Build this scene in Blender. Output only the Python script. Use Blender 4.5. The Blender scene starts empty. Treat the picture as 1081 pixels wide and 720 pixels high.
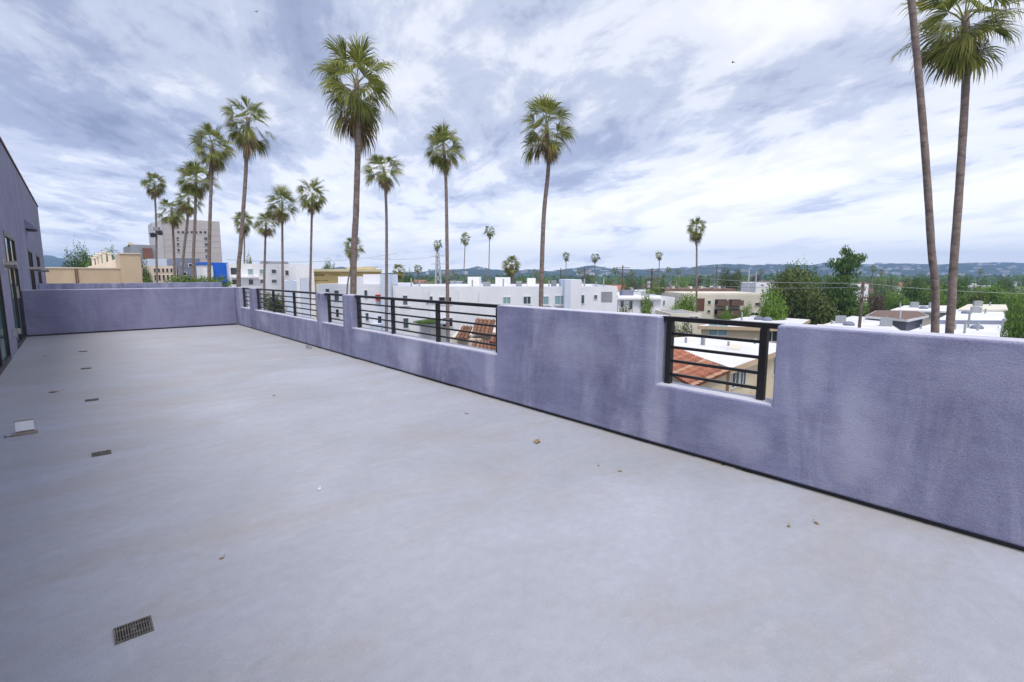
import bpy, bmesh, math, random
from mathutils import Vector, Matrix, noise

SC = bpy.context.scene
COL = SC.collection
R = math.radians

# ------------------------------------------------------------------ camera
FPX = 530.0
PITCH = math.atan(69 / FPX)
YAW = R(41.176)
EYE = 1.425
cam_d = bpy.data.cameras.new('camera')
cam = bpy.data.objects.new('camera', cam_d)
COL.objects.link(cam)
cam_d.sensor_fit = 'HORIZONTAL'
cam_d.sensor_width = 36
cam_d.lens = FPX / 1081 * 36
cam_d.clip_start = 0.05
cam_d.clip_end = 20000
cam.location = (0, 0, EYE)
cam.rotation_euler = (math.pi / 2 - PITCH, 0, -YAW)
SC.camera = cam

# ------------------------------------------------------------------ light
SUN_EL, SUN_AZ = 64, 218          # azimuth from +Y clockwise: the sun stands behind the camera
SUN_POWER = 1.5
SKY_STRENGTH = 0.1
HAZE = 0.00034
SC.view_settings.view_transform = 'Standard'
SC.view_settings.look = 'None'
SC.view_settings.exposure = 0.95
SC.view_settings.gamma = 1.0
SC.view_settings.use_curve_mapping = False

sun_d = bpy.data.lights.new('sun', 'SUN')
sun_d.energy = SUN_POWER
sun_d.angle = R(20)
sun_d.color = (1.0, 0.96, 0.9)
sun = bpy.data.objects.new('sun', sun_d)
COL.objects.link(sun)
sv = Vector((math.sin(R(SUN_AZ)) * math.cos(R(SUN_EL)), math.cos(R(SUN_AZ)) * math.cos(R(SUN_EL)), math.sin(R(SUN_EL))))
sun.rotation_euler = (-sv).to_track_quat('-Z', 'Y').to_euler()


class NT:
    """small helper to write node trees"""
    def __init__(self, tree):
        self.t = tree
        tree.nodes.clear()

    def n(self, typ, ins=None, **attrs):
        nd = self.t.nodes.new(typ)
        for k, v in attrs.items():
            setattr(nd, k, v)
        for k, v in (ins or {}).items():
            sock = nd.inputs[k]
            if hasattr(v, 'is_linked'):
                self.t.links.new(v, sock)
            else:
                sock.default_value = v
        return nd

    def math(self, op, a, b=0.0, clamp=False):
        return self.n('ShaderNodeMath', {0: a, 1: b}, operation=op, use_clamp=clamp).outputs[0]

    def mix(self, f, a, b, blend='MIX'):
        nd = self.n('ShaderNodeMix', data_type='RGBA', blend_type=blend)
        for i, v in ((0, f), (6, a), (7, b)):
            if hasattr(v, 'is_linked'):
                self.t.links.new(v, nd.inputs[i])
            else:
                nd.inputs[i].default_value = v if i == 0 else (tuple(v) + (1,))[:4]
        return nd.outputs[2]

    def ramp(self, f, stops):
        nd = self.n('ShaderNodeValToRGB', {0: f})
        el = nd.color_ramp.elements
        while len(el) < len(stops):
            el.new(0.5)
        for e, (p, c) in zip(el, stops):
            e.position = p
            e.color = (c, c, c, 1) if isinstance(c, (int, float)) else (tuple(c) + (1,))[:4]
        return nd.outputs[0]

    def noise(self, vec, scale, detail=4, rough=0.55, dist=0.0):
        return self.n('ShaderNodeTexNoise', {'Vector': vec, 'Scale': scale, 'Detail': detail, 'Roughness': rough, 'Distortion': dist}).outputs[0]

    def mapping(self, vec, scale=(1, 1, 1), rot=(0, 0, 0), loc=(0, 0, 0)):
        return self.n('ShaderNodeMapping', {'Vector': vec, 'Scale': scale, 'Rotation': rot, 'Location': loc}).outputs[0]


world = bpy.data.worlds.new('World')
SC.world = world
world.use_nodes = True
w = NT(world.node_tree)
tc = w.n('ShaderNodeTexCoord').outputs['Generated']
sky = w.n('ShaderNodeTexSky', sky_type='NISHITA', sun_disc=False, sun_elevation=R(SUN_EL), sun_rotation=R(SUN_AZ), air_density=1.0, dust_density=2.0, ozone_density=2.0)
sep = w.n('ShaderNodeSeparateXYZ', {0: tc})
zc = w.math('MAXIMUM', sep.outputs[2], 0.0)
den = w.math('ADD', zc, 0.11)
plane = w.n('ShaderNodeCombineXYZ', {0: w.math('DIVIDE', sep.outputs[0], den), 1: w.math('DIVIDE', sep.outputs[1], den), 2: 0.0}).outputs[0]
BAND = R(27)                       # the bands of cloud run towards this heading
m1 = w.mapping(plane, rot=(0, 0, BAND))
m2 = w.mapping(m1, scale=(1.0, 0.55, 1))
big = w.noise(m2, 0.95, 7, 0.56, 0.5)
mid = w.noise(w.mapping(m1, scale=(1, 0.5, 1), loc=(7.3, 2.1, 0)), 2.6, 9, 0.62, 0.5)
fin = w.noise(w.mapping(m1, scale=(1, 0.6, 1), loc=(1.3, 5.1, 3)), 5.5, 9, 0.68, 0.3)
s = w.math('ADD', w.math('MULTIPLY', big, 0.55), w.math('ADD', w.math('MULTIPLY', mid, 0.32), w.math('MULTIPLY', fin, 0.13)))
# the left of the sky is heavier
lf = w.n('ShaderNodeVectorMath', {0: tc, 1: (-0.75, 0.66, 0.1)}, operation='DOT_PRODUCT').outputs['Value']
s = w.math('SUBTRACT', s, w.math('MULTIPLY', w.math('SUBTRACT', lf, 0.15), 0.065))
hz = w.ramp(zc, [(0.0, 0.16), (0.06, 0.085), (0.22, 0.0)])
s = w.math('ADD', s, hz)
cl = w.ramp(s, [(0.355, (1.75, 2.05, 3.2)), (0.425, (2.75, 3.1, 4.4)), (0.485, (4.2, 4.55, 5.7)), (0.54, (6.1, 6.3, 7.0)), (0.62, (7.3, 7.3, 7.5))])
cl.node.color_ramp.interpolation = 'EASE'
cl = w.mix(1.0, cl, w.ramp(zc, [(0.0, 1.22), (0.10, 0.98), (0.30, 0.78)]), 'MULTIPLY')
colr = w.mix(0.96, sky.outputs[0], cl)
bg = w.n('ShaderNodeBackground', {'Color': colr, 'Strength': SKY_STRENGTH})
w.n('ShaderNodeOutputWorld', {'Surface': bg.outputs[0]})

# ------------------------------------------------------------------ geometry of the view (turns measured places into metres)
FW = Vector((math.sin(YAW) * math.cos(PITCH), math.cos(YAW) * math.cos(PITCH), -math.sin(PITCH)))
RT = Vector((math.cos(YAW), -math.sin(YAW), 0))
UP = RT.cross(FW)
FH = Vector((math.sin(YAW), math.cos(YAW), 0))
CAMP = Vector((0, 0, EYE))
GZ = -9.6                           # street level; the terrace floor is z = 0


def ray(x, y):
    return RT * ((x - 540.5) / FPX) + UP * ((360 - y) / FPX) + FW


def PF(x, y, F):
    d = ray(x, y)
    return CAMP + d * (F / d.dot(FH))


def GP(x, y, z):
    d = ray(x, y)
    return CAMP + d * ((z - EYE) / d.z)


# ------------------------------------------------------------------ materials
def mat(name, c1, c2=None, rough=0.8, scale=3.0, stretch=(1, 1, 1), bump=0.0, bscale=60.0, metal=0.0, spec=0.4, detail=5, third=None):
    m = bpy.data.materials.new(name)
    m.use_nodes = True
    t = NT(m.node_tree)
    co = t.n('ShaderNodeTexCoord').outputs['Object']
    mp = t.mapping(co, scale=stretch)
    c2 = c2 or tuple(v * 0.82 for v in c1)
    f = t.noise(mp, scale, detail, 0.6, 0.4)
    col = t.ramp(f, [(0.32, c2), (0.66, c1)])
    if third:
        f3 = t.ramp(t.noise(mp, scale * 0.37, 4, 0.6), [(third[1], 0), (third[1] + 0.12, 1)])
        col = t.mix(f3, col, third[0])
    b = t.n('ShaderNodeBsdfPrincipled', {'Base Color': col, 'Roughness': rough, 'Metallic': metal, 'Specular IOR Level': spec})
    if bump:
        bn = t.n('ShaderNodeBump', {'Height': t.noise(co, bscale, 3, 0.6), 'Strength': bump, 'Distance': 0.02})
        t.t.links.new(bn.outputs[0], b.inputs['Normal'])
    t.n('ShaderNodeOutputMaterial', {'Surface': b.outputs[0]})
    return m


def leaf_mat(name, cols, trans=0.33, rough=0.55):
    m = bpy.data.materials.new(name)
    m.use_nodes = True
    t = NT(m.node_tree)
    g = t.n('ShaderNodeNewGeometry')
    co = t.n('ShaderNodeTexCoord').outputs['Object']
    f = t.math('ADD', t.math('MULTIPLY', g.outputs['Random Per Island'], 0.6), t.math('MULTIPLY', t.noise(co, 0.8, 3), 0.4))
    col = t.ramp(f, [(0.12, cols[0]), (0.5, cols[1]), (0.9, cols[2])])
    b = t.n('ShaderNodeBsdfPrincipled', {'Base Color': col, 'Roughness': rough, 'Specular IOR Level': 0.3})
    tr = t.n('ShaderNodeBsdfTranslucent', {'Color': col})
    mx = t.n('ShaderNodeMixShader', {0: trans, 1: b.outputs[0], 2: tr.outputs[0]})
    t.n('ShaderNodeOutputMaterial', {'Surface': mx.outputs[0]})
    return m


def stucco_mat(name, dark, light, pale, stains=()):
    m = bpy.data.materials.new(name)
    m.use_nodes = True
    t = NT(m.node_tree)
    co = t.n('ShaderNodeTexCoord').outputs['Object']
    blot = t.noise(t.mapping(co, scale=(1, 1, 0.9)), 1.0, 6, 0.62, 0.8)
    drip = t.noise(t.mapping(co, scale=(2.6, 2.6, 0.22)), 2.0, 5, 0.65, 0.5)
    trow = t.noise(t.mapping(co, scale=(0.7, 0.7, 4.0)), 2.2, 5, 0.7, 1.2)
    f = t.math('ADD', t.math('MULTIPLY', blot, 0.60), t.math('ADD', t.math('MULTIPLY', drip, 0.18), t.math('MULTIPLY', trow, 0.22)))
    col = t.ramp(f, [(0.40, dark), (0.58, light)])
    pl = t.noise(t.mapping(co, scale=(1.5, 1.5, 0.4), loc=(3, 8, 1)), 1.0, 7, 0.7, 0.9)
    msk = t.ramp(pl, [(0.51, 0), (0.70, 0.75)])
    if stains:                           # chalky runs where the wall was patched
        sp = t.n('ShaderNodeSeparateXYZ', {0: co})
        wob = t.math('MULTIPLY', t.math('SUBTRACT', t.noise(co, 3.0, 5, 0.6), 0.5), 1.6)
        for (y, z, ry, rz_, k) in stains:
            dy = t.math('DIVIDE', t.math('SUBTRACT', sp.outputs[1], y), ry)
            dz = t.math('DIVIDE', t.math('SUBTRACT', sp.outputs[2], z), rz_)
            rr_ = t.math('ADD', t.math('ADD', t.math('MULTIPLY', dy, dy), t.math('MULTIPLY', dz, dz)), wob)
            g = t.ramp(rr_, [(0.05, k), (0.95, 0)])
            msk = t.math('MAXIMUM', msk, g)
    msk = t.math('MULTIPLY', msk, t.ramp(t.noise(co, 7, 5, 0.7), [(0.25, 0.55), (0.65, 1.0)]))
    col = t.mix(msk, col, pale)
    grain = t.noise(co, 120, 3, 0.75)
    col = t.mix(0.26, col, t.ramp(grain, [(0.32, tuple(v * 0.8 for v in dark)), (0.68, pale)]))
    b = t.n('ShaderNodeBsdfPrincipled', {'Base Color': col, 'Roughness': 0.9, 'Specular IOR Level': 0.25})
    h = t.math('ADD', t.math('MULTIPLY', t.noise(co, 90, 4, 0.75), 0.8), t.math('MULTIPLY', t.noise(t.mapping(co, scale=(1, 1, 1.8)), 7, 4, 0.6, 0.8), 0.7))
    bn = t.n('ShaderNodeBump', {'Height': h, 'Strength': 0.6, 'Distance': 0.012})
    t.t.links.new(bn.outputs[0], b.inputs['Normal'])
    t.n('ShaderNodeOutputMaterial', {'Surface': b.outputs[0]})
    return m


def floor_mat():
    m = bpy.data.materials.new('deck_coating')
    m.use_nodes = True
    t = NT(m.node_tree)
    co = t.n('ShaderNodeTexCoord').outputs['Object']
    sp = t.n('ShaderNodeSeparateXYZ', {0: co})
    a = t.noise(co, 0.45, 5, 0.6, 0.5)
    bq = t.noise(t.mapping(co, scale=(0.55, 1, 1), rot=(0, 0, R(6))), 1.5, 9, 0.72, 0.9)
    f = t.math('ADD', t.math('MULTIPLY', a, 0.6), t.math('MULTIPLY', bq, 0.4))
    col = t.ramp(f, [(0.37, (0.325, 0.337, 0.375)), (0.5, (0.39, 0.408, 0.468)), (0.61, (0.45, 0.473, 0.55))])
    # dust settles towards the far left, round the drains and along the wall foot
    far = t.math('MULTIPLY', t.math('SUBTRACT', sp.outputs[1], t.math('MULTIPLY', sp.outputs[0], 1.6)), 0.075, clamp=True)
    ddx = t.math('ABSOLUTE', t.math('SUBTRACT', sp.outputs[0], 0.1))
    dl = t.math('MULTIPLY', t.math('SUBTRACT', 0.75, ddx), 0.55, clamp=True)
    ft = t.math('MULTIPLY', t.math('SUBTRACT', sp.outputs[0], 3.32), 2.2, clamp=True)
    st = t.noise(t.mapping(co, scale=(0.45, 1.1, 1), rot=(0, 0, R(10)), loc=(4, 1, 0)), 1.3, 9, 0.74, 1.0)
    sm = t.math('ADD', st, t.math('ADD', t.math('MULTIPLY', far, 0.17), t.math('ADD', t.math('MULTIPLY', dl, 0.17), t.math('MULTIPLY', ft, 0.22))))
    col = t.mix(t.ramp(sm, [(0.49, 0), (0.72, 0.65)]), col, (0.37, 0.33, 0.30))
    pale = t.noise(t.mapping(co, scale=(0.4, 1.4, 1), rot=(0, 0, R(12)), loc=(9, 3, 0)), 2.0, 8, 0.74, 0.7)
    col = t.mix(t.ramp(pale, [(0.57, 0), (0.74, 0.4)]), col, (0.55, 0.565, 0.62))
    spk = t.noise(co, 42, 3, 0.6)
    col = t.mix(t.ramp(spk, [(0.67, 0), (0.74, 0.4)]), col, (0.27, 0.25, 0.24))
    spk2 = t.noise(co, 14, 5, 0.7)
    col = t.mix(t.ramp(spk2, [(0.36, 0.28), (0.62, 0)]), col, (0.25, 0.255, 0.29))
    gr = t.noise(co, 170, 3, 0.75)
    col = t.mix(0.2, col, t.ramp(gr, [(0.3, (0.18, 0.185, 0.21)), (0.7, (0.62, 0.64, 0.70))]))
    b = t.n('ShaderNodeBsdfPrincipled', {'Base Color': col, 'Roughness': 0.7, 'Specular IOR Level': 0.3})
    h = t.math('ADD', t.math('MULTIPLY', t.noise(co, 150, 3, 0.7), 0.5), t.noise(co, 2.2, 4, 0.5))
    bn = t.n('ShaderNodeBump', {'Height': h, 'Strength': 0.45, 'Distance': 0.01})
    t.t.links.new(bn.outputs[0], b.inputs['Normal'])
    t.n('ShaderNodeOutputMaterial', {'Surface': b.outputs[0]})
    return m


def glass_mat(name, col, rough=0.06, spec=0.45):
    m = bpy.data.materials.new(name)
    m.use_nodes = True
    t = NT(m.node_tree)
    b = t.n('ShaderNodeBsdfPrincipled', {'Base Color': col + (1,), 'Roughness': rough, 'Specular IOR Level': spec})
    t.n('ShaderNodeOutputMaterial', {'Surface': b.outputs[0]})
    return m


M = {}
M['stucco'] = stucco_mat('purple_stucco', (0.132, 0.140, 0.255), (0.30, 0.312, 0.48), (0.57, 0.585, 0.72),
                        ((6.35, 0.30, 0.42, 0.34, 0.95), (4.5, 0.36, 0.12, 0.5, 0.7), (2.28, 0.25, 0.16, 0.4, 0.8), (2.33, 0.8, 0.10, 0.5, 0.6), (1.58, 0.25, 0.25, 0.2, 0.6), (1.12, 0.78, 0.09, 0.4, 0.55),
                         (0.85, 0.45, 0.22, 0.4, 0.75), (3.2, 0.75, 0.6, 0.3, 0.5), (7.9, 0.42, 0.35, 0.15, 0.7), (9.75, 0.6, 0.12, 0.5, 0.6), (13.6, 0.35, 0.5, 0.22, 0.7), (16.0, 0.6, 0.35, 0.6, 0.5), (0.3, 0.9, 0.5, 0.2, 0.4)))
M['stucco_end_shade'] = stucco_mat('shaded_end_stucco', (0.155, 0.155, 0.265), (0.245, 0.245, 0.38), (0.33, 0.335, 0.47))  # darker copy of the terrace stucco, end wall's shade put into the colour
M['stucco_far'] = stucco_mat('violet_stucco', (0.185, 0.185, 0.275), (0.275, 0.275, 0.375), (0.34, 0.345, 0.45))
M['floor'] = floor_mat()
M['cap'] = mat('toplit_stucco', (0.62, 0.62, 0.70), (0.47, 0.47, 0.58), 0.9, 2.5, bump=0.3, bscale=90)  # paler stucco, light from above on tops and sills put into the colour
M['flash'] = mat('dark_flashing', (0.055, 0.06, 0.075), (0.03, 0.03, 0.04), 0.5, 4)
M['black'] = mat('black_paint', (0.016, 0.014, 0.016), (0.010, 0.009, 0.010), 0.38, 8, spec=0.5)
M['steel'] = mat('brushed_steel', (0.45, 0.43, 0.40), (0.30, 0.29, 0.27), 0.38, 20, metal=0.8)
M['drain'] = mat('drain_bronze', (0.19, 0.175, 0.15), (0.095, 0.085, 0.07), 0.55, 30, metal=0.2)
M['pit'] = mat('drain_pit', (0.015, 0.015, 0.015), rough=0.9)
M['white_plastic'] = mat('white_plastic', (0.74, 0.75, 0.79), (0.64, 0.66, 0.70), 0.35, 6)
M['tan_metal'] = mat('tan_metal', (0.36, 0.29, 0.24), (0.25, 0.20, 0.17), 0.5, 10)
M['grey_metal'] = mat('grey_metal', (0.42, 0.44, 0.46), (0.28, 0.30, 0.32), 0.45, 8, metal=0.4)
M['doorframe'] = mat('door_frame', (0.035, 0.02, 0.028), (0.02, 0.013, 0.018), 0.4, 8)
M['glass'] = glass_mat('door_glass', (0.022, 0.085, 0.070), 0.03, 0.05)
M['win_glass'] = glass_mat('window_glass', (0.055, 0.09, 0.11), 0.08)
M['win_teal'] = glass_mat('pale_window_glass', (0.22, 0.36, 0.40), 0.15)
M['win_dark'] = glass_mat('dark_window_glass', (0.03, 0.035, 0.05), 0.1)
M['white'] = mat('white_stucco', (0.80, 0.81, 0.86), (0.68, 0.69, 0.76), 0.85, 0.35, stretch=(1, 1, 0.35), bump=0.15, bscale=20)
M['white2'] = mat('clean_white', (0.82, 0.82, 0.84), (0.74, 0.74, 0.78), 0.8, 0.5, stretch=(1, 1, 0.4))
M['bluewhite'] = mat('pale_blue_stucco', (0.60, 0.67, 0.80), (0.54, 0.60, 0.72), 0.85, 0.5)
M['frame_w'] = mat('white_frame', (0.75, 0.75, 0.77), rough=0.6)
M['roof_w'] = mat('white_roof', (0.80, 0.80, 0.83), (0.62, 0.62, 0.66), 0.75, 0.22, third=((0.45, 0.44, 0.45), 0.62))
M['roof_g'] = mat('grey_roof', (0.36, 0.36, 0.38), (0.26, 0.26, 0.28), 0.8, 0.3)
M['roof_brown'] = mat('brown_roof', (0.20, 0.125, 0.10), (0.13, 0.085, 0.07), 0.85, 1.0)
M['cream'] = mat('cream_stucco', (0.66, 0.56, 0.42), (0.58, 0.48, 0.35), 0.85, 0.4, stretch=(1, 1, 0.4))
M['beige'] = mat('beige_stucco', (0.72, 0.68, 0.58), (0.64, 0.60, 0.51), 0.85, 0.4, stretch=(1, 1, 0.4))
M['tan'] = mat('tan_stucco', (0.56, 0.43, 0.30), (0.46, 0.345, 0.235), 0.85, 0.35, stretch=(1, 1, 0.6))
M['peach'] = mat('peach_stone', (0.76, 0.66, 0.54), (0.66, 0.56, 0.45), 0.85, 0.8)
M['tower'] = mat('tower_concrete', (0.50, 0.455, 0.45), (0.43, 0.39, 0.385), 0.85, 0.15, stretch=(1, 1, 3))
M['tower_s'] = mat('tower_side', (0.56, 0.55, 0.58), (0.48, 0.47, 0.51), 0.85, 0.15)
M['greyb'] = mat('grey_building', (0.30, 0.31, 0.34), (0.22, 0.23, 0.26), 0.8, 0.3)
M['slate'] = mat('slate_wall', (0.22, 0.24, 0.32), (0.17, 0.185, 0.26), 0.8, 0.4)
M['blue'] = mat('bright_blue', (0.012, 0.13, 0.62), (0.010, 0.11, 0.52), 0.6, 0.3)
M['yellow'] = mat('ochre_stucco', (0.70, 0.55, 0.24), (0.60, 0.46, 0.19), 0.8, 0.4)
M['straw'] = mat('straw_roof', (0.62, 0.55, 0.36), (0.50, 0.44, 0.28), 0.85, 0.4)
M['brown'] = mat('brown_panel', (0.17, 0.075, 0.05), (0.11, 0.05, 0.035), 0.7, 1)
M['tile'] = mat('clay_tile', (0.46, 0.155, 0.082), (0.27, 0.085, 0.05), 0.8, 2.2, third=((0.42, 0.23, 0.15), 0.56), bump=0.3, bscale=15)
M['tile_b'] = mat('brown_clay_tile', (0.34, 0.165, 0.10), (0.22, 0.10, 0.062), 0.8, 3.0, third=((0.40, 0.26, 0.17), 0.6), bump=0.3, bscale=15)
def tile_mat(name, cs):
    m = bpy.data.materials.new(name)
    m.use_nodes = True
    t = NT(m.node_tree)
    g = t.n('ShaderNodeNewGeometry')
    co = t.n('ShaderNodeTexCoord').outputs['Object']
    col = t.ramp(g.outputs['Random Per Island'], [(0.0, cs[0]), (0.4, cs[1]), (0.75, cs[2]), (1.0, cs[3])])
    col = t.mix(t.ramp(t.noise(co, 6, 4, 0.7), [(0.5, 0), (0.75, 0.5)]), col, cs[3])
    b = t.n('ShaderNodeBsdfPrincipled', {'Base Color': col, 'Roughness': 0.85, 'Specular IOR Level': 0.2})
    t.n('ShaderNodeOutputMaterial', {'Surface': b.outputs[0]})
    return m
M['tile'] = tile_mat('clay_tile', [(0.22, 0.085, 0.055), (0.33, 0.125, 0.08), (0.41, 0.18, 0.115), (0.46, 0.29, 0.20)])
M['tile_b'] = tile_mat('brown_clay_tile', [(0.14, 0.075, 0.05), (0.22, 0.115, 0.075), (0.29, 0.16, 0.105), (0.35, 0.24, 0.165)])
M['tile_pan'] = mat('tile_pan', (0.16, 0.055, 0.035), (0.09, 0.035, 0.025), 0.9, 3)
M['trunk'] = mat('palm_trunk', (0.285, 0.225, 0.20), (0.13, 0.10, 0.09), 0.9, 5.0, stretch=(1, 1, 1.6), bump=0.6, bscale=14)
M['bark'] = mat('tree_bark', (0.13, 0.10, 0.075), (0.08, 0.06, 0.045), 0.9, 4.0, bump=0.5, bscale=12)
M['pole'] = mat('weathered_pole', (0.17, 0.13, 0.11), (0.11, 0.085, 0.075), 0.9, 3.0)
M['polegrey'] = mat('grey_pole', (0.55, 0.56, 0.60), (0.46, 0.47, 0.5), 0.6, 3.0)
M['cable'] = mat('cable_rubber', (0.30, 0.32, 0.28), (0.24, 0.25, 0.22), 0.7, 3.0)
M['dryleaf'] = mat('dry_leaf', (0.40, 0.29, 0.18), (0.22, 0.14, 0.08), 0.8, 18.0)
M['bird'] = mat('dark_feathers', (0.05, 0.05, 0.055), rough=0.8)
M['red'] = mat('red_cloth', (0.45, 0.05, 0.03), rough=0.8)
M['palm'] = leaf_mat('palm_leaf', [(0.042, 0.066, 0.014), (0.185, 0.215, 0.040), (0.400, 0.385, 0.115)], 0.38, 0.42)
M['palm_dead'] = leaf_mat('palm_dead_leaf', [(0.10, 0.07, 0.034), (0.25, 0.18, 0.085), (0.40, 0.31, 0.15)], 0.15, 0.8)
M['leaf'] = leaf_mat('leaf_green', [(0.038, 0.078, 0.012), (0.150, 0.270, 0.032), (0.285, 0.395, 0.065)])
M['leaf_dark'] = leaf_mat('leaf_dark', [(0.024, 0.052, 0.014), (0.085, 0.165, 0.034), (0.180, 0.255, 0.052)])
M['leaf_lime'] = leaf_mat('leaf_lime', [(0.050, 0.10, 0.018), (0.140, 0.240, 0.034), (0.250, 0.340, 0.065)])
M['leaf_olive'] = leaf_mat('leaf_olive', [(0.026, 0.042, 0.010), (0.085, 0.122, 0.026), (0.190, 0.225, 0.058)])
M['leaf_rust'] = leaf_mat('leaf_rust', [(0.040, 0.018, 0.014), (0.085, 0.035, 0.026), (0.095, 0.085, 0.035)])


def set_kind(o, k):
    o['kind'] = k
    return o


# ------------------------------------------------------------------ mesh builder
class MB:
    def __init__(self):
        self.v, self.f, self.mi, self.cur = [], [], [], 0

    def add(self, vs, fs):
        b = len(self.v)
        self.v += [tuple(p) for p in vs]
        for f in fs:
            self.f.append(tuple(i + b for i in f))
            self.mi.append(self.cur)
        return self

    def box(self, c, s, rz=0.0, rx=0.0):
        m = Matrix.Rotation(rz, 3, 'Z') @ Matrix.Rotation(rx, 3, 'X')
        vs = [Vector(c) + m @ Vector((sx * s[0] / 2, sy * s[1] / 2, sz * s[2] / 2)) for sz in (-1, 1) for sy in (-1, 1) for sx in (-1, 1)]
        return self.add(vs, [(0, 2, 3, 1), (4, 5, 7, 6), (0, 1, 5, 4), (2, 6, 7, 3), (0, 4, 6, 2), (1, 3, 7, 5)])

    def span(self, a, b):
        return self.box([(a[i] + b[i]) / 2 for i in range(3)], [abs(b[i] - a[i]) for i in range(3)])

    def tube(self, pts, rad, n=8, cap=True):
        pts = [Vector(p) for p in pts]
        if not hasattr(rad, '__len__'):
            rad = [rad] * len(pts)
        b0 = len(self.v)
        vs = []
        for i, p in enumerate(pts):
            d = (pts[min(i + 1, len(pts) - 1)] - pts[max(i - 1, 0)]).normalized()
            a = d.cross(Vector((0, 0, 1)) if abs(d.z) < 0.9 else Vector((0, 1, 0))).normalized()
            c = d.cross(a)
            for k in range(n):
                t = 2 * math.pi * k / n
                vs.append(p + (a * math.cos(t) + c * math.sin(t)) * rad[i])
        fs = []
        for i in range(len(pts) - 1):
            for k in range(n):
                k2 = (k + 1) % n
                fs.append((i * n + k, i * n + k2, (i + 1) * n + k2, (i + 1) * n + k))
        if cap:
            fs.append(tuple(range(n - 1, -1, -1)))
            fs.append(tuple((len(pts) - 1) * n + k for k in range(n)))
        return self.add(vs, fs)

    def prism(self, poly, z0, z1):
        n = len(poly)
        vs = [(x, y, z0) for x, y in poly] + [(x, y, z1) for x, y in poly]
        fs = [tuple(range(n - 1, -1, -1)), tuple(range(n, 2 * n))]
        fs += [(i, (i + 1) % n, n + (i + 1) % n, n + i) for i in range(n)]
        return self.add(vs, fs)

    def mesh(self, name, mats, smooth=False):
        me = bpy.data.meshes.new(name)
        me.from_pydata(self.v, [], self.f)
        for m_ in (mats if isinstance(mats, (list, tuple)) else [mats]):
            me.materials.append(m_)
        me.polygons.foreach_set('material_index', self.mi)
        if smooth:
            me.polygons.foreach_set('use_smooth', [True] * len(self.f))
        me.update()
        return me

    def build(self, name, mats, parent=None, bevel=0.0, smooth=False, segs=2, fix=False):
        me = self.mesh(name, mats, smooth)
        if fix:
            bm = bmesh.new()
            bm.from_mesh(me)
            bmesh.ops.recalc_face_normals(bm, faces=bm.faces)
            bm.to_mesh(me)
            bm.free()
        o = bpy.data.objects.new(name, me)
        COL.objects.link(o)
        if parent:
            o.parent = parent
        if bevel:
            bv = o.modifiers.new('bevel', 'BEVEL')
            bv.width = bevel
            bv.segments = segs
            bv.limit_method = 'ANGLE'
            bv.angle_limit = R(40)
        return o


def tag(o, label, cat, group=None):
    o['label'] = label
    o['category'] = cat
    if group:
        o['group'] = group
    return o


def thing(name, label, cat, loc=(0, 0, 0), rz=0.0, group=None):
    o = bpy.data.objects.new(name, None)
    o.empty_display_size = 0.3
    COL.objects.link(o)
    o.location = loc
    o.rotation_euler = (0, 0, rz)
    return tag(o, label, cat, group)


def link_mesh(name, me, parent=None):
    o = bpy.data.objects.new(name, me)
    COL.objects.link(o)
    if parent:
        o.parent = parent
    return o


def copy_tree(o, parent=None):
    c = o.copy()
    COL.objects.link(c)
    if parent:
        c.parent = parent
    for ch in list(o.children):
        copy_tree(ch, c)
    return c


# ================================================================== SETTING
WX, WT, WH = 3.59, 0.20, 1.09         # terrace wall: inner face, thickness, height
LX = -0.87                            # face of the penthouse on the left
EY = 16.3                             # far parapet

# ground sheet
gm = bpy.data.materials.new('city_ground')
gm.use_nodes = True
t = NT(gm.node_tree)
co = t.n('ShaderNodeTexCoord').outputs['Object']
vor = t.n('ShaderNodeTexVoronoi', {'Vector': co, 'Scale': 0.045}, feature='F1').outputs['Color']
pc = t.ramp(t.n('ShaderNodeSeparateColor', {0: vor}).outputs[0], [(0.0, (0.05, 0.05, 0.052)), (0.35, (0.16, 0.15, 0.13)), (0.6, (0.06, 0.085, 0.03)), (0.85, (0.28, 0.26, 0.23))])
pc = t.mix(t.ramp(t.noise(co, 0.35, 6, 0.65), [(0.42, 0), (0.6, 0.6)]), pc, (0.05, 0.07, 0.028))
b = t.n('ShaderNodeBsdfPrincipled', {'Base Color': pc, 'Roughness': 0.95})
t.n('ShaderNodeOutputMaterial', {'Surface': b.outputs[0]})
HB = dict(l=3300.0, f0=-80.0, f1=2900.0)
def LF(l, f, z=0.0):                   # lateral, forward of the camera on the ground plan
    return RT * l + FH * f + Vector((0, 0, z))
gq = MB()
gq.add([LF(-3250, -70, GZ), LF(3250, -70, GZ), LF(3250, 2850, GZ), LF(-3250, 2850, GZ)], [(0, 1, 2, 3)])
set_kind(gq.build('ground', gm), 'structure')
# street in front of the building, with kerbs and a centre line
M['asphalt'] = mat('asphalt', (0.055, 0.055, 0.058), (0.042, 0.042, 0.045), 0.9, 1.0, bump=0.2, bscale=30)
M['pave'] = mat('pavement_concrete', (0.34, 0.33, 0.32), (0.28, 0.27, 0.26), 0.9, 0.6)
M['line'] = mat('road_paint', (0.65, 0.55, 0.2), (0.5, 0.42, 0.16), 0.8, 2)
set_kind(MB().span((7.6, -60, GZ), (14.4, 140, GZ + 0.012)).build('road', M['asphalt']), 'structure')
pv = MB().span((4.6, -60, GZ), (7.6, 140, GZ + 0.13))
pv.span((14.4, -60, GZ), (17.0, 140, GZ + 0.13))
set_kind(pv.build('pavement', M['pave'], bevel=0.02), 'structure')
ml = MB()
for k in range(33):
    ml.span((10.94, -60 + k * 6, GZ + 0.012), (11.06, -57 + k * 6, GZ + 0.017))
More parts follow.
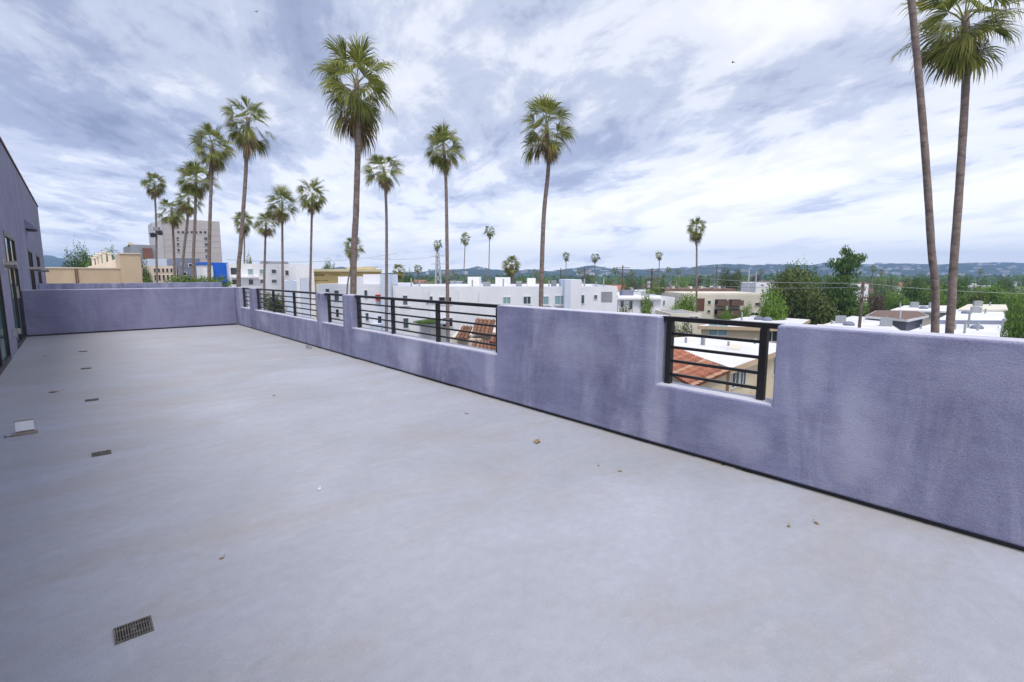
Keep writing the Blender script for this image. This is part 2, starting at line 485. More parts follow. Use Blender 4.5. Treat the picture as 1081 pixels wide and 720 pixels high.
set_kind(ml.build('road_marking', M['line']), 'structure')

# hills
PROF = [(-120, 286), (-20, 284), (20, 278), (40, 272), (57, 269.5), (72, 273), (88, 280), (110, 285), (200, 287), (330, 287), (345, 284), (362, 281), (378, 285), (400, 288), (440, 287), (470, 285), (490, 284), (505, 281.3), (520, 284), (540, 286), (560, 284.5), (580, 286), (600, 283.5), (623, 280), (645, 283), (680, 283.8), (720, 283), (740, 280), (765, 278.5), (790, 280), (820, 278.5), (850, 279.5), (870, 277), (900, 279), (940, 278), (980, 279.5), (1020, 277.3), (1060, 277.5), (1090, 278), (1200, 280)]
def prof(px):
    for (a, ya), (b_, yb) in zip(PROF, PROF[1:]):
        if a <= px <= b_:
            k = (px - a) / (b_ - a)
            k = k * k * (3 - 2 * k)
            return ya + (yb - ya) * k
    return 286
F0, F1 = 1250.0, 2300.0
def hill_z(px, F):
    top = EYE + (291 - prof(px)) * F1 / FPX
    k = max(0, min(1, (F - F0) / (F1 - F0)))
    p = LF((px - 540.5) / FPX * F, F)
    nz = noise.fractal(Vector((p.x / 210, p.y / 210, 1.7)), 1.0, 2.0, 5)
    nz2 = noise.fractal(Vector((p.x / 35, p.y / 35, 4.1)), 1.0, 2.0, 4)
    base = GZ - 1 + (top - GZ) * (k ** 1.35)
    return base + nz * 20 * math.sin(math.pi * min(1, k * 0.96)) + nz2 * (1.5 + 2.0 * k)
hm = MB()
cols = [(-100 + i * 4.2) for i in range(298)]
rows = [F0 + (F1 + 380 - F0) * j / 46 for j in range(47)]
vs, fs = [], []
for F in rows:
    for px in cols:
        p = LF((px - 540.5) / FPX * min(F, F1 + 1e9), F)
        z = hill_z(px, F) if F <= F1 else hill_z(px, F1) - (F - F1) * 0.12
        vs.append((p.x, p.y, z))
n = len(cols)
for j in range(len(rows) - 1):
    for i in range(n - 1):
        fs.append((j * n + i, j * n + i + 1, (j + 1) * n + i + 1, (j + 1) * n + i))
hm.add(vs, fs)
hmat = bpy.data.materials.new('hill_scrub')
hmat.use_nodes = True
t = NT(hmat.node_tree)
co = t.n('ShaderNodeTexCoord').outputs['Object']
c = t.ramp(t.noise(co, 0.03, 8, 0.72), [(0.38, (0.018, 0.034, 0.016)), (0.52, (0.042, 0.065, 0.028)), (0.68, (0.14, 0.14, 0.085))])
b = t.n('ShaderNodeBsdfPrincipled', {'Base Color': c, 'Roughness': 0.95, 'Specular IOR Level': 0.1})
t.n('ShaderNodeOutputMaterial', {'Surface': b.outputs[0]})
set_kind(hm.build('hills', hmat, smooth=True), 'structure')

# haze
hmz = bpy.data.materials.new('air')
hmz.use_nodes = True
t = NT(hmz.node_tree)
pvn = t.n('ShaderNodeVolumePrincipled', {'Color': (0.38, 0.60, 1.0, 1), 'Density': HAZE, 'Anisotropy': 0.2})
t.n('ShaderNodeOutputMaterial', {'Volume': pvn.outputs[0]})
hb = MB().box((0, 0, 0), (6600, 2980, 145))
ho = hb.build('haze', hmz)
ho.location = LF(0, 1410, GZ - 1 + 72.5)
ho.rotation_euler = (0, 0, -YAW)
set_kind(ho, 'stuff')

# ================================================================== TERRACE
fl = MB().span((LX - 0.3, -7, -0.25), (WX + 0.02, EY + 0.02, 0.0))
set_kind(fl.build('terrace_floor', M['floor']), 'structure')
body = MB().span((-9, -7, GZ), (WX + WT - 0.01, EY + WT - 0.02, -0.26))
tag(body.build('apartment_building', M['stucco_far']), 'violet stucco apartment block that carries the roof terrace', 'building')

OPEN = [(1.37, 2.29), (4.37, 8.31), (8.66, 9.68), (9.93, 14.42), (14.82, 15.85)]
SILL = 0.53

def add_skirt(o, y0=0, y1=0): ...

# long parapet: one outline extruded across its thickness
pts = [(-7, 0.032), (EY + WT, 0.032), (EY + WT, WH)]
for a, b_ in reversed(OPEN):
    pts += [(b_, WH), (b_, SILL), (a, SILL), (a, WH)]
pts += [(-7, WH)]
pw = thing('parapet_wall', 'long purple stucco parapet with stepped openings along the right side of the terrace', 'wall', (WX, 0, 0))
bm = bmesh.new()
va = [bm.verts.new((0, y, z)) for y, z in pts]
vb = [bm.verts.new((WT, y, z)) for y, z in pts]
bm.faces.new(va)
bm.faces.new(list(reversed(vb)))
for i in range(len(pts)):
    j = (i + 1) % len(pts)
    bm.faces.new((va[j], va[i], vb[i], vb[j]))
bmesh.ops.recalc_face_normals(bm, faces=bm.faces)
bmesh.ops.triangulate(bm, faces=[f for f in bm.faces if len(f.verts) > 4])
me = bpy.data.meshes.new('wall_body')
bm.to_mesh(me)
bm.free()
me.materials.append(M['stucco'])
wb = link_mesh('wall_body', me, pw)
bv = wb.modifiers.new('bevel', 'BEVEL')
bv.width, bv.segments, bv.limit_method, bv.angle_limit = 0.012, 3, 'ANGLE', R(40)
MB().span((0.03, -7, 0.0), (WT - 0.01, EY, 0.06)).build('base_flashing', M['flash'], pw)
edges = [-7.0] + [v for ab in OPEN for v in ab] + [EY + WT]
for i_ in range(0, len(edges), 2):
    MB().span((0.012, edges[i_] + 0.012, WH - 0.01), (WT - 0.012, edges[i_ + 1] - 0.012, WH + 0.005)).build('cap', M['cap'], pw, bevel=0.004)  # thin added strip that paints the lit wall top
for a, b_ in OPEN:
    MB().span((0.010, a + 0.004, SILL - 0.01), (WT - 0.010, b_ - 0.004, SILL + 0.005)).build('sill', M['cap'], pw, bevel=0.004)  # same painted top light laid over the sill

# far parapet
ew = thing('parapet_wall', 'low purple stucco wall closing the far end of the terrace', 'wall', (0, EY, 0))
MB().span((LX + 0.003, 0, 0.032), (WX - 0.004, WT, WH - 0.004)).build('wall_body', M['stucco_end_shade'], ew, bevel=0.018, segs=3)
MB().span((LX + 0.003, 0.03, 0.0), (WX - 0.004, WT - 0.01, 0.06)).build('base_flashing', M['flash'], ew)
MB().span((LX + 0.02, 0.012, WH - 0.01), (WX + 0.005, WT - 0.012, WH + 0.003)).build('cap', M['cap'], ew, bevel=0.004)  # added pale strip, lit top painted as colour

# railings in the openings
PX_ = WX + 0.105
POSTS = [[1.49, 2.24], [4.46, 5.74, 7.00, 8.22], [8.72, 9.53], [10.0, 11.52, 13.03, 14.36], [14.9, 15.79]]
RL = ['black metal railing in the nearest, single opening of the long parapet', 'longest black metal railing, left of the tall blank stretch of parapet',
      'short black metal railing between the two slim purple piers', 'long black metal railing of the second farthest opening, before the round hedge',
      'farthest short black metal railing beside the far corner of the terrace']
for (a, b_), ps, lb in zip(OPEN, POSTS, RL):
    rt = thing('railing', lb, 'railing', (PX_, (a + b_) / 2, SILL), group='black railings in the parapet openings')
    c0 = (a + b_) / 2
    for y in ps:
        MB().box((0, y - c0, 0.262), (0.05, 0.05, 0.524)).build('post', M['black'], rt, bevel=0.004)
    MB().box((0, 0, 0.545), (0.055, b_ - a + 0.03, 0.038)).build('top_rail', M['black'], rt, bevel=0.004)
    for k in range(4):
        MB().box((0, (ps[0] + ps[-1]) / 2 - c0, 0.085 + k * 0.113), (0.022, ps[-1] - ps[0], 0.022)).build('rail', M['black'], rt)

# drains
DL = ['nearest bronze floor drain grate, largest in view at the bottom of the deck', 'floor drain grate beside and in front of the white fixture lying on the deck',
      'third floor drain grate counted from the camera, just beyond the white fixture', 'fourth floor drain grate counted from the camera along the deck',
      'farthest small floor drain grate, close to the far parapet']
for y, lb in zip((2.415, 5.12, 7.45, 10.09, 12.43), DL):
    d = thing('floor_drain', lb, 'drain', (0.075, y, 0.0), group='floor drains in a line along the deck')
    f_ = MB()
    W_, H_ = 0.125, 0.115
    for s_ in (-1, 1):
        f_.box((s_ * (W_ / 2 - 0.003), 0, 0.003), (0.006, H_, 0.005))
        f_.box((0, s_ * (H_ / 2 - 0.003), 0.003), (W_ - 0.012, 0.006, 0.005))
    f_.build('frame', M['drain'], d)
    g_ = MB()
    for k in range(13):
        g_.box((-W_ / 2 + 0.0105 + k * 0.00867, 0, 0.0035), (0.0040, H_ - 0.012, 0.004))
    for k in (-1, 1):
        g_.box((0, k * 0.026, 0.0032), (W_ - 0.014, 0.005, 0.004))
    g_.box((0, 0, 0.0038), (0.02, 0.02, 0.0045))
    g_.build('grate', M['drain'], d)
    MB().box((0, 0, 0.0008), (W_ - 0.006, H_ - 0.006, 0.001)).build('pit', M['pit'], d)

# white fixture on a tan base
q = thing('floor_fixture', 'small white square panel on a tan base, lying on the deck by the left edge', 'light fixture', (-0.42, 6.22, 0), R(4))
q.scale = (0.8, 0.8, 0.8)
MB().box((0, 0, 0.014), (0.21, 0.075, 0.028)).build('base', M['tan_metal'], q, bevel=0.003)
MB().box((0.0, 0.055, 0.078), (0.155, 0.055, 0.115), 0, R(-30)).build('panel', M['white_plastic'], q, bevel=0.003)
MB().box((0.0, 0.086, 0.134), (0.160, 0.060, 0.010), 0, R(-30)).build('trim', M['tan_metal'], q)
MB().tube([(-0.105, 0, 0.016), (-0.15, -0.012, 0.014), (-0.165, -0.02, 0.014)], [0.011, 0.011, 0.016], 10).build('connector', M['grey_metal'], q)

# little grey thing by the wall foot
q = thing('metal_scrap', 'small bent grey metal piece lying at the foot of the long parapet', 'debris', (3.46, 10.08, 0), R(70))
MB().box((0, 0, 0.012), (0.26, 0.10, 0.018)).build('plate', M['grey_metal'], q, bevel=0.004)
MB().box((0.02, 0.02, 0.035), (0.16, 0.06, 0.03), R(12), R(14)).build('flap', M['grey_metal'], q, bevel=0.004)

# fallen leaves
def leaf_obj(px, py, size, label, rz, m='dryleaf'):
    p = GP(px, py, 0)
    mb = MB()
    rr = random.Random(int(px))
    n_ = 9
    ring = []
    for k in range(n_):
        a = 2 * math.pi * k / n_
        r_ = size * (0.35 + 0.18 * rr.random()) * (1.5 if k in (0,) else 1)
        ring.append((r_ * math.cos(a), r_ * 0.7 * math.sin(a), 0.004 + size * 0.12 * rr.random()))
    mb.add([(0, 0, 0.004)] + ring, [(0, 1 + k, 1 + (k + 1) % n_) for k in range(n_)])
    mb.add([(size * 0.5, 0, 0.01), (size * 0.9, size * 0.12, 0.012), (size * 0.9, size * 0.08, 0.016)], [(0, 1, 2)])
    o = mb.build('dry_leaf', M[m])
    sd = o.modifiers.new('thick', 'SOLIDIFY')
    sd.thickness = 0.003
    o.location = (p.x, p.y, 0.002)
    o.rotation_euler = (0, 0, rz)
    tag(o, label, 'leaf', 'bits of dry leaf on the deck')
leaf_obj(567, 467, 0.095, 'largest curled tan leaf on the deck, below the tall blank stretch of parapet', 0.5)
leaf_obj(632, 492, 0.018, 'tiny tan leaf bit just right of the largest curled leaf', 1.2)
leaf_obj(655, 498, 0.024, 'pale thin leaf scrap farther right of the largest curled leaf', 2.2)
leaf_obj(833, 556, 0.024, 'small brown leaf bit on the deck below the nearest railing opening', 0.3)
leaf_obj(862, 553, 0.03, 'thin pale twig-like leaf right of the small brown bit', 0.9)
leaf_obj(337, 517, 0.035, 'whitish scrap alone in the middle of the deck', 0.9, 'white_plastic')
leaf_obj(234, 590, 0.02, 'tiny brown speck of leaf between the nearest drain and the whitish scrap', 0.1)
leaf_obj(493, 437, 0.035, 'small dark leaf left of and beyond the largest curled leaf', 2.1)
leaf_obj(57, 414, 0.10, 'brown strip of leaf on the deck beyond the white fixture', 0.1)
leaf_obj(47, 376, 0.06, 'small rusty leaf near the foot of the glass doors', 0.1)
leaf_obj(289, 418, 0.035, 'small grey leaf on the open deck in front of the long far railing', 0.6)

# ================================================================== PENTHOUSE on the left
ph = thing('penthouse', 'violet stucco penthouse with glass doors on the left of the terrace', 'building', (LX, 0, 0))
ph_top = lambda y: 4.2 + (y - 12) * 0.024
PH_END = 34.0
holes = [(9.3, 12.05, 0.0, 2.28), (13.62, 16.12, 0.0, 2.28), (20.9, 23.2, 0.05, 2.25), (26.0, 28.6, 0.05, 2.25)]
ys = sorted({-7.0, PH_END} | {h[0] for h in holes} | {h[1] for h in holes})
wm = MB()
def col_(y0, y1, z0, z1f, z1g):
    vs = [(-0.22, y0, z0), (0, y0, z0), (0, y1, z0), (-0.22, y1, z0), (-0.22, y0, z1f), (0, y0, z1f), (0, y1, z1g), (-0.22, y1, z1g)]
    wm.add(vs, [(0, 3, 2, 1), (4, 5, 6, 7), (0, 1, 5, 4), (1, 2, 6, 5), (2, 3, 7, 6), (3, 0, 4, 7)])
for y0, y1 in zip(ys, ys[1:]):
    h = [h for h in holes if h[0] <= y0 + 1e-6 and h[1] >= y1 - 1e-6]
    if not h:
        col_(y0, y1, -0.25, ph_top(y0), ph_top(y1))
    else:
        _, _, z0, z1 = h[0]
        col_(y0, y1, z1, ph_top(y0), ph_top(y1))
        if z0 > 0.01:
            col_(y0, y1, -0.25, z0, z0)
wm.build('wall', M['stucco_far'], ph, fix=True)
bk = MB()
vs = [(-8, -7, -0.25), (-0.24, -7, -0.25), (-0.24, PH_END - 0.01, -0.25), (-8, PH_END - 0.01, -0.25)]
vs += [(x, y, ph_top(y) - 0.15) for x, y, _ in vs]
bk.add(vs, [(0, 3, 2, 1), (4, 5, 6, 7), (0, 1, 5, 4), (1, 2, 6, 5), (2, 3, 7, 6), (3, 0, 4, 7)])
bk.build('core', M['stucco_far'], ph)
cp = MB()
cp.add([(-0.30, -7, ph_top(-7) + .003), (0.03, -7, ph_top(-7) + .003), (0.03, PH_END + .03, ph_top(PH_END) + .003), (-0.30, PH_END + .03, ph_top(PH_END) + .003),
        (-0.30, -7, ph_top(-7) + .05), (0.03, -7, ph_top(-7) + .05), (0.03, PH_END + .03, ph_top(PH_END) + .05), (-0.30, PH_END + .03, ph_top(PH_END) + .05)],
       [(0, 3, 2, 1), (4, 5, 6, 7), (0, 1, 5, 4), (1, 2, 6, 5), (2, 3, 7, 6), (3, 0, 4, 7)])
cp.build('coping', M['brown'], ph)
for i, (y0, y1, z0, z1) in enumerate(holes):
    nm = 'glass_door' if i < 2 else 'window'
    fr = MB()
    fw = 0.09
    fr.span((-0.075, y0, z0 + 0.006), (0.008, y0 + fw, z1))
    fr.span((-0.075, y1 - fw, z0 + 0.006), (0.008, y1, z1))
    fr.span((-0.073, y0 + fw, z1 - fw), (0.006, y1 - fw, z1))
    fr.span((-0.073, y0 + fw, z0 + 0.006), (0.006, y1 - fw, z0 + 0.09))
    ym = (y0 + y1) / 2
    fr.span((-0.070, ym - 0.04, z0 + 0.09), (0.004, ym + 0.04, z1 - fw))
    fo = fr.build(nm, M['doorframe'], ph)
    MB().span((-0.03, y0 + fw, z0 + 0.09), (-0.02, ym - 0.04, z1 - fw)).build('pane', M['glass'], fo)
    MB().span((-0.03, ym + 0.04, z0 + 0.09), (-0.02, y1 - fw, z1 - fw)).build('pane', M['glass'], fo)
    if i < 2:
        MB().span((0.006, ym + 0.06, z0 + 0.95), (0.04, ym + 0.085, z0 + 1.2)).build('handle', M['steel'], fo)
SL = ['steel wall light between the two glass doors', 'steel wall light beside the first window past the far parapet', 'steel wall light beside the last window of the penthouse']
for y, lb, k_ in zip((12.75, 20.2, 25.1), SL, (0.5, 0.8, 1.0)):
    l_ = thing('wall_light', lb, 'wall light', (LX, y, 1.62), group='steel wall lights on the penthouse')
    MB().box((0.012, 0, 0), (0.024, 0.13, 0.20)).build('back_plate', M['steel'], l_, bevel=0.004)
    MB().tube([(0.026, 0, 0), (0.30 * k_, 0, 0)], 0.06, 12).build('body', M['steel'], l_)
    MB().tube([(0.30 * k_ + 0.001, 0, 0), (0.30 * k_ + 0.03, 0, 0)], 0.068, 12).build('cap', M['steel'], l_)
o = thing('outlet_box', 'grey outlet box low on the wall between the glass doors', 'outlet', (LX, 12.9, 0.38))
MB().box((0.03, 0, 0), (0.06, 0.12, 0.16)).build('box', M['grey_metal'], o, bevel=0.005)
MB().box((0.085, 0, 0.03), (0.05, 0.13, 0.10), 0, 0).build('cover', M['steel'], o, bevel=0.008)
o = thing('vent_hood', 'small sloping vent hood high on the penthouse wall', 'vent', (LX, 21.6, 2.95))
hd = MB()
hd.add([(0, -.45, -.12), (0, .45, -.12), (0, .45, .16), (0, -.45, .16), (.26, -.45, -.14), (.26, .45, -.14), (.26, .45, -.11), (.26, -.45, -.11)],
       [(0, 3, 2, 1), (4, 5, 6, 7), (0, 1, 5, 4), (1, 2, 6, 5), (2, 3, 7, 6), (3, 0, 4, 7)])
hd.build('hood', M['stucco_far'], o)
MB().box((0.115, 0, -0.15), (0.2, 0.8, 0.02)).build('grille', M['flash'], o)

# neighbouring roof and its parapet
nb = thing('apartment_building', 'low violet stucco block behind the far terrace wall with its own parapet', 'building', (0, 25, GZ))
MB().span((LX + 0.01, -8.3, 0), (5.0, 0.3, 8.6)).build('wall', M['stucco_far'], nb)
pp = MB()
pp.span((LX + 0.01, 0, 8.603), (5.0, 0.25, 10.74))
pp.build('parapet', M['stucco'], nb, bevel=0.015)

# ================================================================== BUILDINGS
def building(name, label, cat, px0, px1, ytop, F, depth, wall, wins=(), yaw=0.0, parapet=0.35, roof='roof_w', glass='win_glass', group=None, frame='frame_w', extra=None, base=GZ, grid=None):
    cx = (px0 + px1) / 2
    p = PF(cx, ytop, F)
    hgt = p.z - base
    rz = -YAW + yaw
    if grid or (grid is None and cx < 290):
        rz = 0.0                        # the far left blocks follow the street grid, like the terrace
    elif grid is None and cx < 410:
        rz = -math.atan2(p.x, p.y)
    ex = Vector((math.cos(rz), math.sin(rz), 0))
    ny = Vector((-math.sin(rz), math.cos(rz), 0))

    def hit(x, y):
        d = ray(x, y)
        q_ = CAMP + d * ((p - CAMP).dot(ny) / d.dot(ny))
        return (q_ - p).dot(ex), q_.z - base
    U = lambda x: hit(x, ytop)[0]
    Z = lambda y, x=None: hit(x if x is not None else cx, y)[1]
    ul, ur = U(px0), U(px1)
    wd = ur - ul
    r = thing(name, label, cat, (p.x, p.y, base), rz, group)
    MB().span((ul, 0, 0), (ur, depth, hgt - parapet)).build('wall', M[wall], r)
    MB().span((ul + 0.2, 0.2, hgt - parapet + 0.002), (ur - 0.2, depth - 0.2, hgt - parapet + 0.05)).build('roof', M[roof], r)
    if parapet > 0.06:
        pm = MB()
        a, h0, h1 = 0.2, hgt - parapet + 0.002, hgt
        pm.span((ul, 0, h0), (ur, a, h1))
        pm.span((ul, depth - a, h0), (ur, depth, h1))
        pm.span((ul, a, h0), (ul + a, depth - a, h1))
        pm.span((ur - a, a, h0), (ur, depth - a, h1))
        pm.build('parapet', M[wall], r)
    for wq in wins:
        x0, y0, x1, y1 = wq[:4]
        gl = wq[4] if len(wq) > 4 else glass
        xm = (x0 + x1) / 2
        window(r, U(x0), U(x1), Z(y1, xm), Z(y0, xm), 0.0, gl, frame)
    if extra:
        extra(r, U, Z, wd, depth, hgt)
    return r


def window(r, u0, u1, z0, z1, y, gl='win_glass', frame='frame_w', name='window'):
    b_ = min(0.09, (u1 - u0) * 0.12)
    fr = MB()
    d0, d1 = y - 0.07, y + 0.03
    fr.span((u0, d0, z0), (u0 + b_, d1, z1))
    fr.span((u1 - b_, d0, z0), (u1, d1, z1))
    fr.span((u0 + b_, d0, z1 - b_), (u1 - b_, d1, z1))
    fr.span((u0 + b_, d0, z0), (u1 - b_, d1, z0 + b_))
    um = (u0 + u1) / 2
    if u1 - u0 > 0.9:
        fr.span((um - b_ / 3, d0 + 0.01, z0 + b_), (um + b_ / 3, d1, z1 - b_))
    fo = fr.build(name, M[frame], r)
    MB().span((u0 + b_, y - 0.03, z0 + b_), (u1 - b_, y - 0.005, z1 - b_)).build('pane', M[gl], fo)
    return fo


def block(r, name, m, u0, u1, v0, v1, z0, z1, bevel=0):
    return MB().span((u0, v0, z0), (u1, v1, z1)).build(name, M[m], r, bevel=bevel)


# --- left group
def x_tan(r, U, Z, wd, dp, h):
    block(r, 'tall_block', 'tan', U(127), U(149), -0.5, 7, 0, Z(268.3, 138))
    block(r, 'coping', 'peach', U(126.6), U(149.4), -0.6, 7.1, Z(268.3, 138) + 0.003, Z(267.3, 138))
    block(r, 'coping_low', 'peach', U(46), U(126.5), -0.08, 0.3, h + 0.003, h + 0.12)
    block(r, 'downpipe', 'brown', U(78.5), U(79.5), -0.1, -0.003, 0, h)
    block(r, 'downpipe', 'brown', U(80.8), U(81.6), -0.1, -0.003, 0, h)
building('commercial_building', 'tan stucco commercial block with a taller square end, left of the tower', 'building', 46, 149, 283.5, 58, 14, 'tan', extra=x_tan)
def x_pin(r, U, Z, wd, dp, h):
    for px, y in ((99.5, 273), (102.5, 271), (106, 269), (111, 267), (117, 268.5)):
        m_ = MB()
        zt = Z(y, px)
        m_.box((U(px), 0.4, (h + zt) / 2), (0.38, 0.38, zt - h))
        m_.box((U(px), 0.4, zt + 0.12), (0.55, 0.55, 0.2))
        m_.build('pinnacle', M['peach'], r)
    wdg = MB()
    wdg.add([(U(96), 0.05, h), (U(126), 0.05, h), (U(126), 0.05, Z(272)), (U(112), 0.05, Z(277)), (U(96), 0.6, h), (U(126), 0.6, h), (U(126), 0.6, Z(272)), (U(112), 0.6, Z(277))],
            [(0, 1, 2, 3), (7, 6, 5, 4), (0, 4, 5, 1), (1, 5, 6, 2), (2, 6, 7, 3), (3, 7, 4, 0)])
    wdg.build('gable', M['peach'], r)
building('old_building', 'pale stone building with pinnacles on its stepped parapet behind the tan block', 'building', 94, 130, 281, 66, 12, 'peach', extra=x_pin)
def x_gr(r, U, Z, wd, dp, h):
    block(r, 'penthouse_box', 'peach', U(137), U(141), 1, 4, h - 0.3, Z(256))
    block(r, 'side_wing', 'brown', U(150), U(160), -0.6, -0.003, 0, Z(262))
building('office_building', 'grey flat office block between the tan block and the tower', 'building', 137, 164, 258.5, 100, 16, 'greyb', extra=x_gr, roof='roof_g')
wn = []
for i in range(7):
    wn.append((185.5 + i * 4.7, 243.6, 189.0 + i * 4.7, 246.8, 'win_dark'))
for i in range(3):
    wn.append((184.2, 250 + i * 6.2, 187.4, 254.4 + i * 6.2, 'win_dark'))
for i in range(4):
    wn.append((213.6, 250 + i * 6.3, 217.6, 254.8 + i * 6.3, 'win_dark'))
def x_tw(r, U, Z, wd, dp, h):
    block(r, 'side_wing', 'tower_s', U(161.5), U(171.9), 2.5, dp, 0, Z(236.5))
    for k in range(6):
        block(r, 'band', 'tower_s', U(172) - 0.02, U(231.5) + 0.02, -0.06, -0.003, Z(241 + k * 6.3), Z(240.6 + k * 6.3))
building('office_tower', 'tall pinkish concrete office tower behind the row of palms', 'building', 172, 231.5, 232, 150, 13, 'tower', wins=wn, frame='tower', extra=x_tw, parapet=0.8, roof='roof_g')
building('warehouse', 'long low building with a pale blue roof edge at the foot of the tower', 'building', 156, 196, 273.5, 95, 16, 'bluewhite')
wn = [(161.5 + i * 4.4, 283.2, 164.3 + i * 4.4, 287.5, 'win_dark') for i in range(5)] + [(161.5 + i * 4.4, 290.0, 164.3 + i * 4.4, 296, 'win_dark') for i in range(5)]
building('arcade_building', 'cream building with two rows of small arched windows below the tower', 'building', 157, 186, 280.5, 72, 10, 'peach', wins=wn, frame='peach')
building('dark_building', 'slate grey building beside the cream arcade building', 'building', 186.5, 211, 272.5, 74, 10, 'slate', wins=[(190, 277, 194, 281), (198, 278, 203, 282), (191, 287, 196, 291)], glass='win_dark')
def x_bl(r, U, Z, wd, dp, h):
    block(r, 'entrance_bay', 'white2', U(212), U(222.5), -0.9, 3, 0, Z(280.2))
    block(r, 'sign_band', 'blue', U(211.5), U(223), -1.0, 3.1, Z(280.2) + 0.003, Z(277.2))
    block(r, 'pier', 'bluewhite', U(217.5), U(219.5), -1.05, -0.904, 0, Z(281))
building('shop_building', 'bright blue windowless shop block among the palms', 'building', 223.5, 240.7, 277.2, 60, 9, 'blue', extra=x_bl, roof='roof_g')
def x_ap(r, U, Z, wd, dp, h):
    block(r, 'roof_unit', 'greyb', U(289), U(310), 2, 6, h - 0.3, Z(275.2))
    for z_ in (292.0, 302):
        block(r, 'balcony', 'white2', U(243), U(272), -1.0, -0.003, Z(z_ + 1.4), Z(z_))
    block(r, 'recess', 'win_dark', U(243), U(252), -0.03, -0.002, Z(289.9), Z(283))
wn = [(260.5, 283.5, 267, 290.5, 'win_teal'), (273, 284, 279, 289.5, 'win_teal'), (285.5, 284, 291.5, 289.2, 'win_dark'), (300, 285, 304.5, 291, 'win_dark'),
      (243, 294.5, 250, 301, 'win_dark'), (260.5, 294.5, 266.5, 301, 'win_dark'), (273, 294.5, 278, 299.5), (285, 294.5, 291.5, 299.2)]
building('apartment_block', 'white apartment block with balconies right of the blue shop', 'building', 241.3, 312, 278.5, 62, 12, 'white2', wins=wn, extra=x_ap)
building('apartment_block', 'plain white block with pale upper wall behind the apartment balconies', 'building', 309, 331, 279.5, 75, 12, 'white2')
def x_pi(r, U, Z, wd, dp, h):
    block(r, 'pier', 'bluewhite', U(317), U(325.5), -0.6, 1.2, 0, Z(293))
building('stucco_house', 'pale bluish house with two square piers behind the far railing', 'house', 300.5, 313, 296.5, 44, 8, 'bluewhite', extra=x_pi)
def x_ye(r, U, Z, wd, dp, h):
    m_ = MB()
    for (a, b_, z0, z1, m__, y0) in ((328, 403, 286.8, 284.2, 'straw', -0.9), (366, 398, 283.6, 281.5, 'straw', 3.0)):
        block(r, 'roof_slab', m__, U(a), U(b_), y0, dp, Z(z0), Z(z1))
    block(r, 'upper_storey', 'yellow', U(352), U(396), 2.2, dp - 1, h - 0.5, Z(283.7))
    block(r, 'ridge_cap', 'greyb', U(384), U(401), 4, dp - 1, Z(281.5) + 0.003, Z(281.0))
wn = [(331, 289.2, 343, 291.5, 'win_dark'), (346, 289.2, 360, 291.0, 'win_dark'), (397.5, 290, 402, 293.5, 'win_dark'), (331, 295.2, 347, 297, 'win_dark')]
building('civic_building', 'ochre two storey building with flat straw coloured eaves behind the tallest palm', 'building', 330, 402.5, 287, 78, 14, 'yellow', wins=wn, frame='yellow', extra=x_ye, roof='straw')

# --- the long white complex
def x_wh(r, U, Z, wd, dp, h):
    block(r, 'stair_tower', 'bluewhite', U(594.5), U(612), -1.5, 5, 0, Z(295), 0.02)
    block(r, 'stair_tower_face', 'white', U(600.5), U(611.6), -1.56, -1.505, 0.3, Z(295.4))
    block(r, 'roof_hut', 'white2', U(521), U(538.5), 6, 10, h - 0.4, Z(293))
    block(r, 'roof_hut', 'white2', U(559), U(568.5), 7, 10, h - 0.4, Z(294))
    block(r, 'roof_hut', 'white2', U(487), U(501), 8, 12, h - 0.4, Z(292.5))
    for a, b_, y in ((545, 551.5, 297), (585, 590, 296.5), (508, 516, 298)):
        block(r, 'air_unit', 'greyb', U(a), U(b_), 3, 4.6, h - 0.3, Z(y), 0.03)
    block(r, 'panel', 'greyb', U(635), U(646.5), -0.05, -0.003, Z(318.5), Z(308))
    for px in (418, 448, 484):
        block(r, 'pilaster', 'white2', U(px), U(px + 1.0), -0.12, -0.003, 0, h - 0.4)
    for px, hh_ in ((430, .9), (439, .6), (470, 1.1), (497, .7), (531, .8), (573, 1.0), (581, .6), (620, .8), (633, .5), (641, 1.0)):
        MB().tube([(U(px), 2.2, h - 0.3), (U(px), 2.2, h + hh_)], 0.08, 6).build('vent_pipe', M['grey_metal'], r)
    for px, y in ((534.5, 322.3), (556.5, 322.6), (576.5, 323), (591.5, 323), (427.5, 323.3), (454.8, 319.4)):
        block(r, 'sill', 'frame_w', U(px) - 0.55, U(px) + 0.55, -0.14, -0.004, Z(y), Z(y) + 0.08)
    for i in range(12):                  # ground floor row
        u_ = U(418) + 1.4 + i * 1.92
        if abs(u_ - U(603)) > 2.0:
            window(r, u_ - 0.55, u_ + 0.55, 1.2, 2.5, 0.0, 'win_dark', 'frame_w')
    bb = MB()
    bb.span((U(442.5), -1.5, Z(341)), (U(474), -0.003, Z(340)))
    bb.span((U(442.5), -1.5, Z(341)), (U(474), -1.4, Z(336.5)))
    bb.build('balcony', M['bluewhite'], r)
    for px in (452.5, 505, 600):
        block(r, 'downpipe', 'frame_w', U(px), U(px) + 0.1, -0.1, -0.003, 0.2, h - 0.5)
wn = [(424.5, 311.5, 430.5, 322.5), (452.5, 312.5, 457, 318.5), (462.5, 313, 477, 322, 'win_dark'), (530.5, 313, 539.5, 321.3, 'win_teal'), (552, 312.4, 561, 321.5), (573, 312.4, 580, 322, 'win_teal'),
      (585.3, 311.7, 598.0, 322, 'win_teal'), (612.5, 311, 617.5, 321), (627, 311, 631, 316.2), (424.2, 335.2, 431, 347), (466, 335, 478, 345.5, 'win_dark')]
building('apartment_complex', 'long white flat roofed apartment complex across the street with a square stair tower', 'building', 414, 652, 302.3, 55, 16, 'white', wins=wn, extra=x_wh)
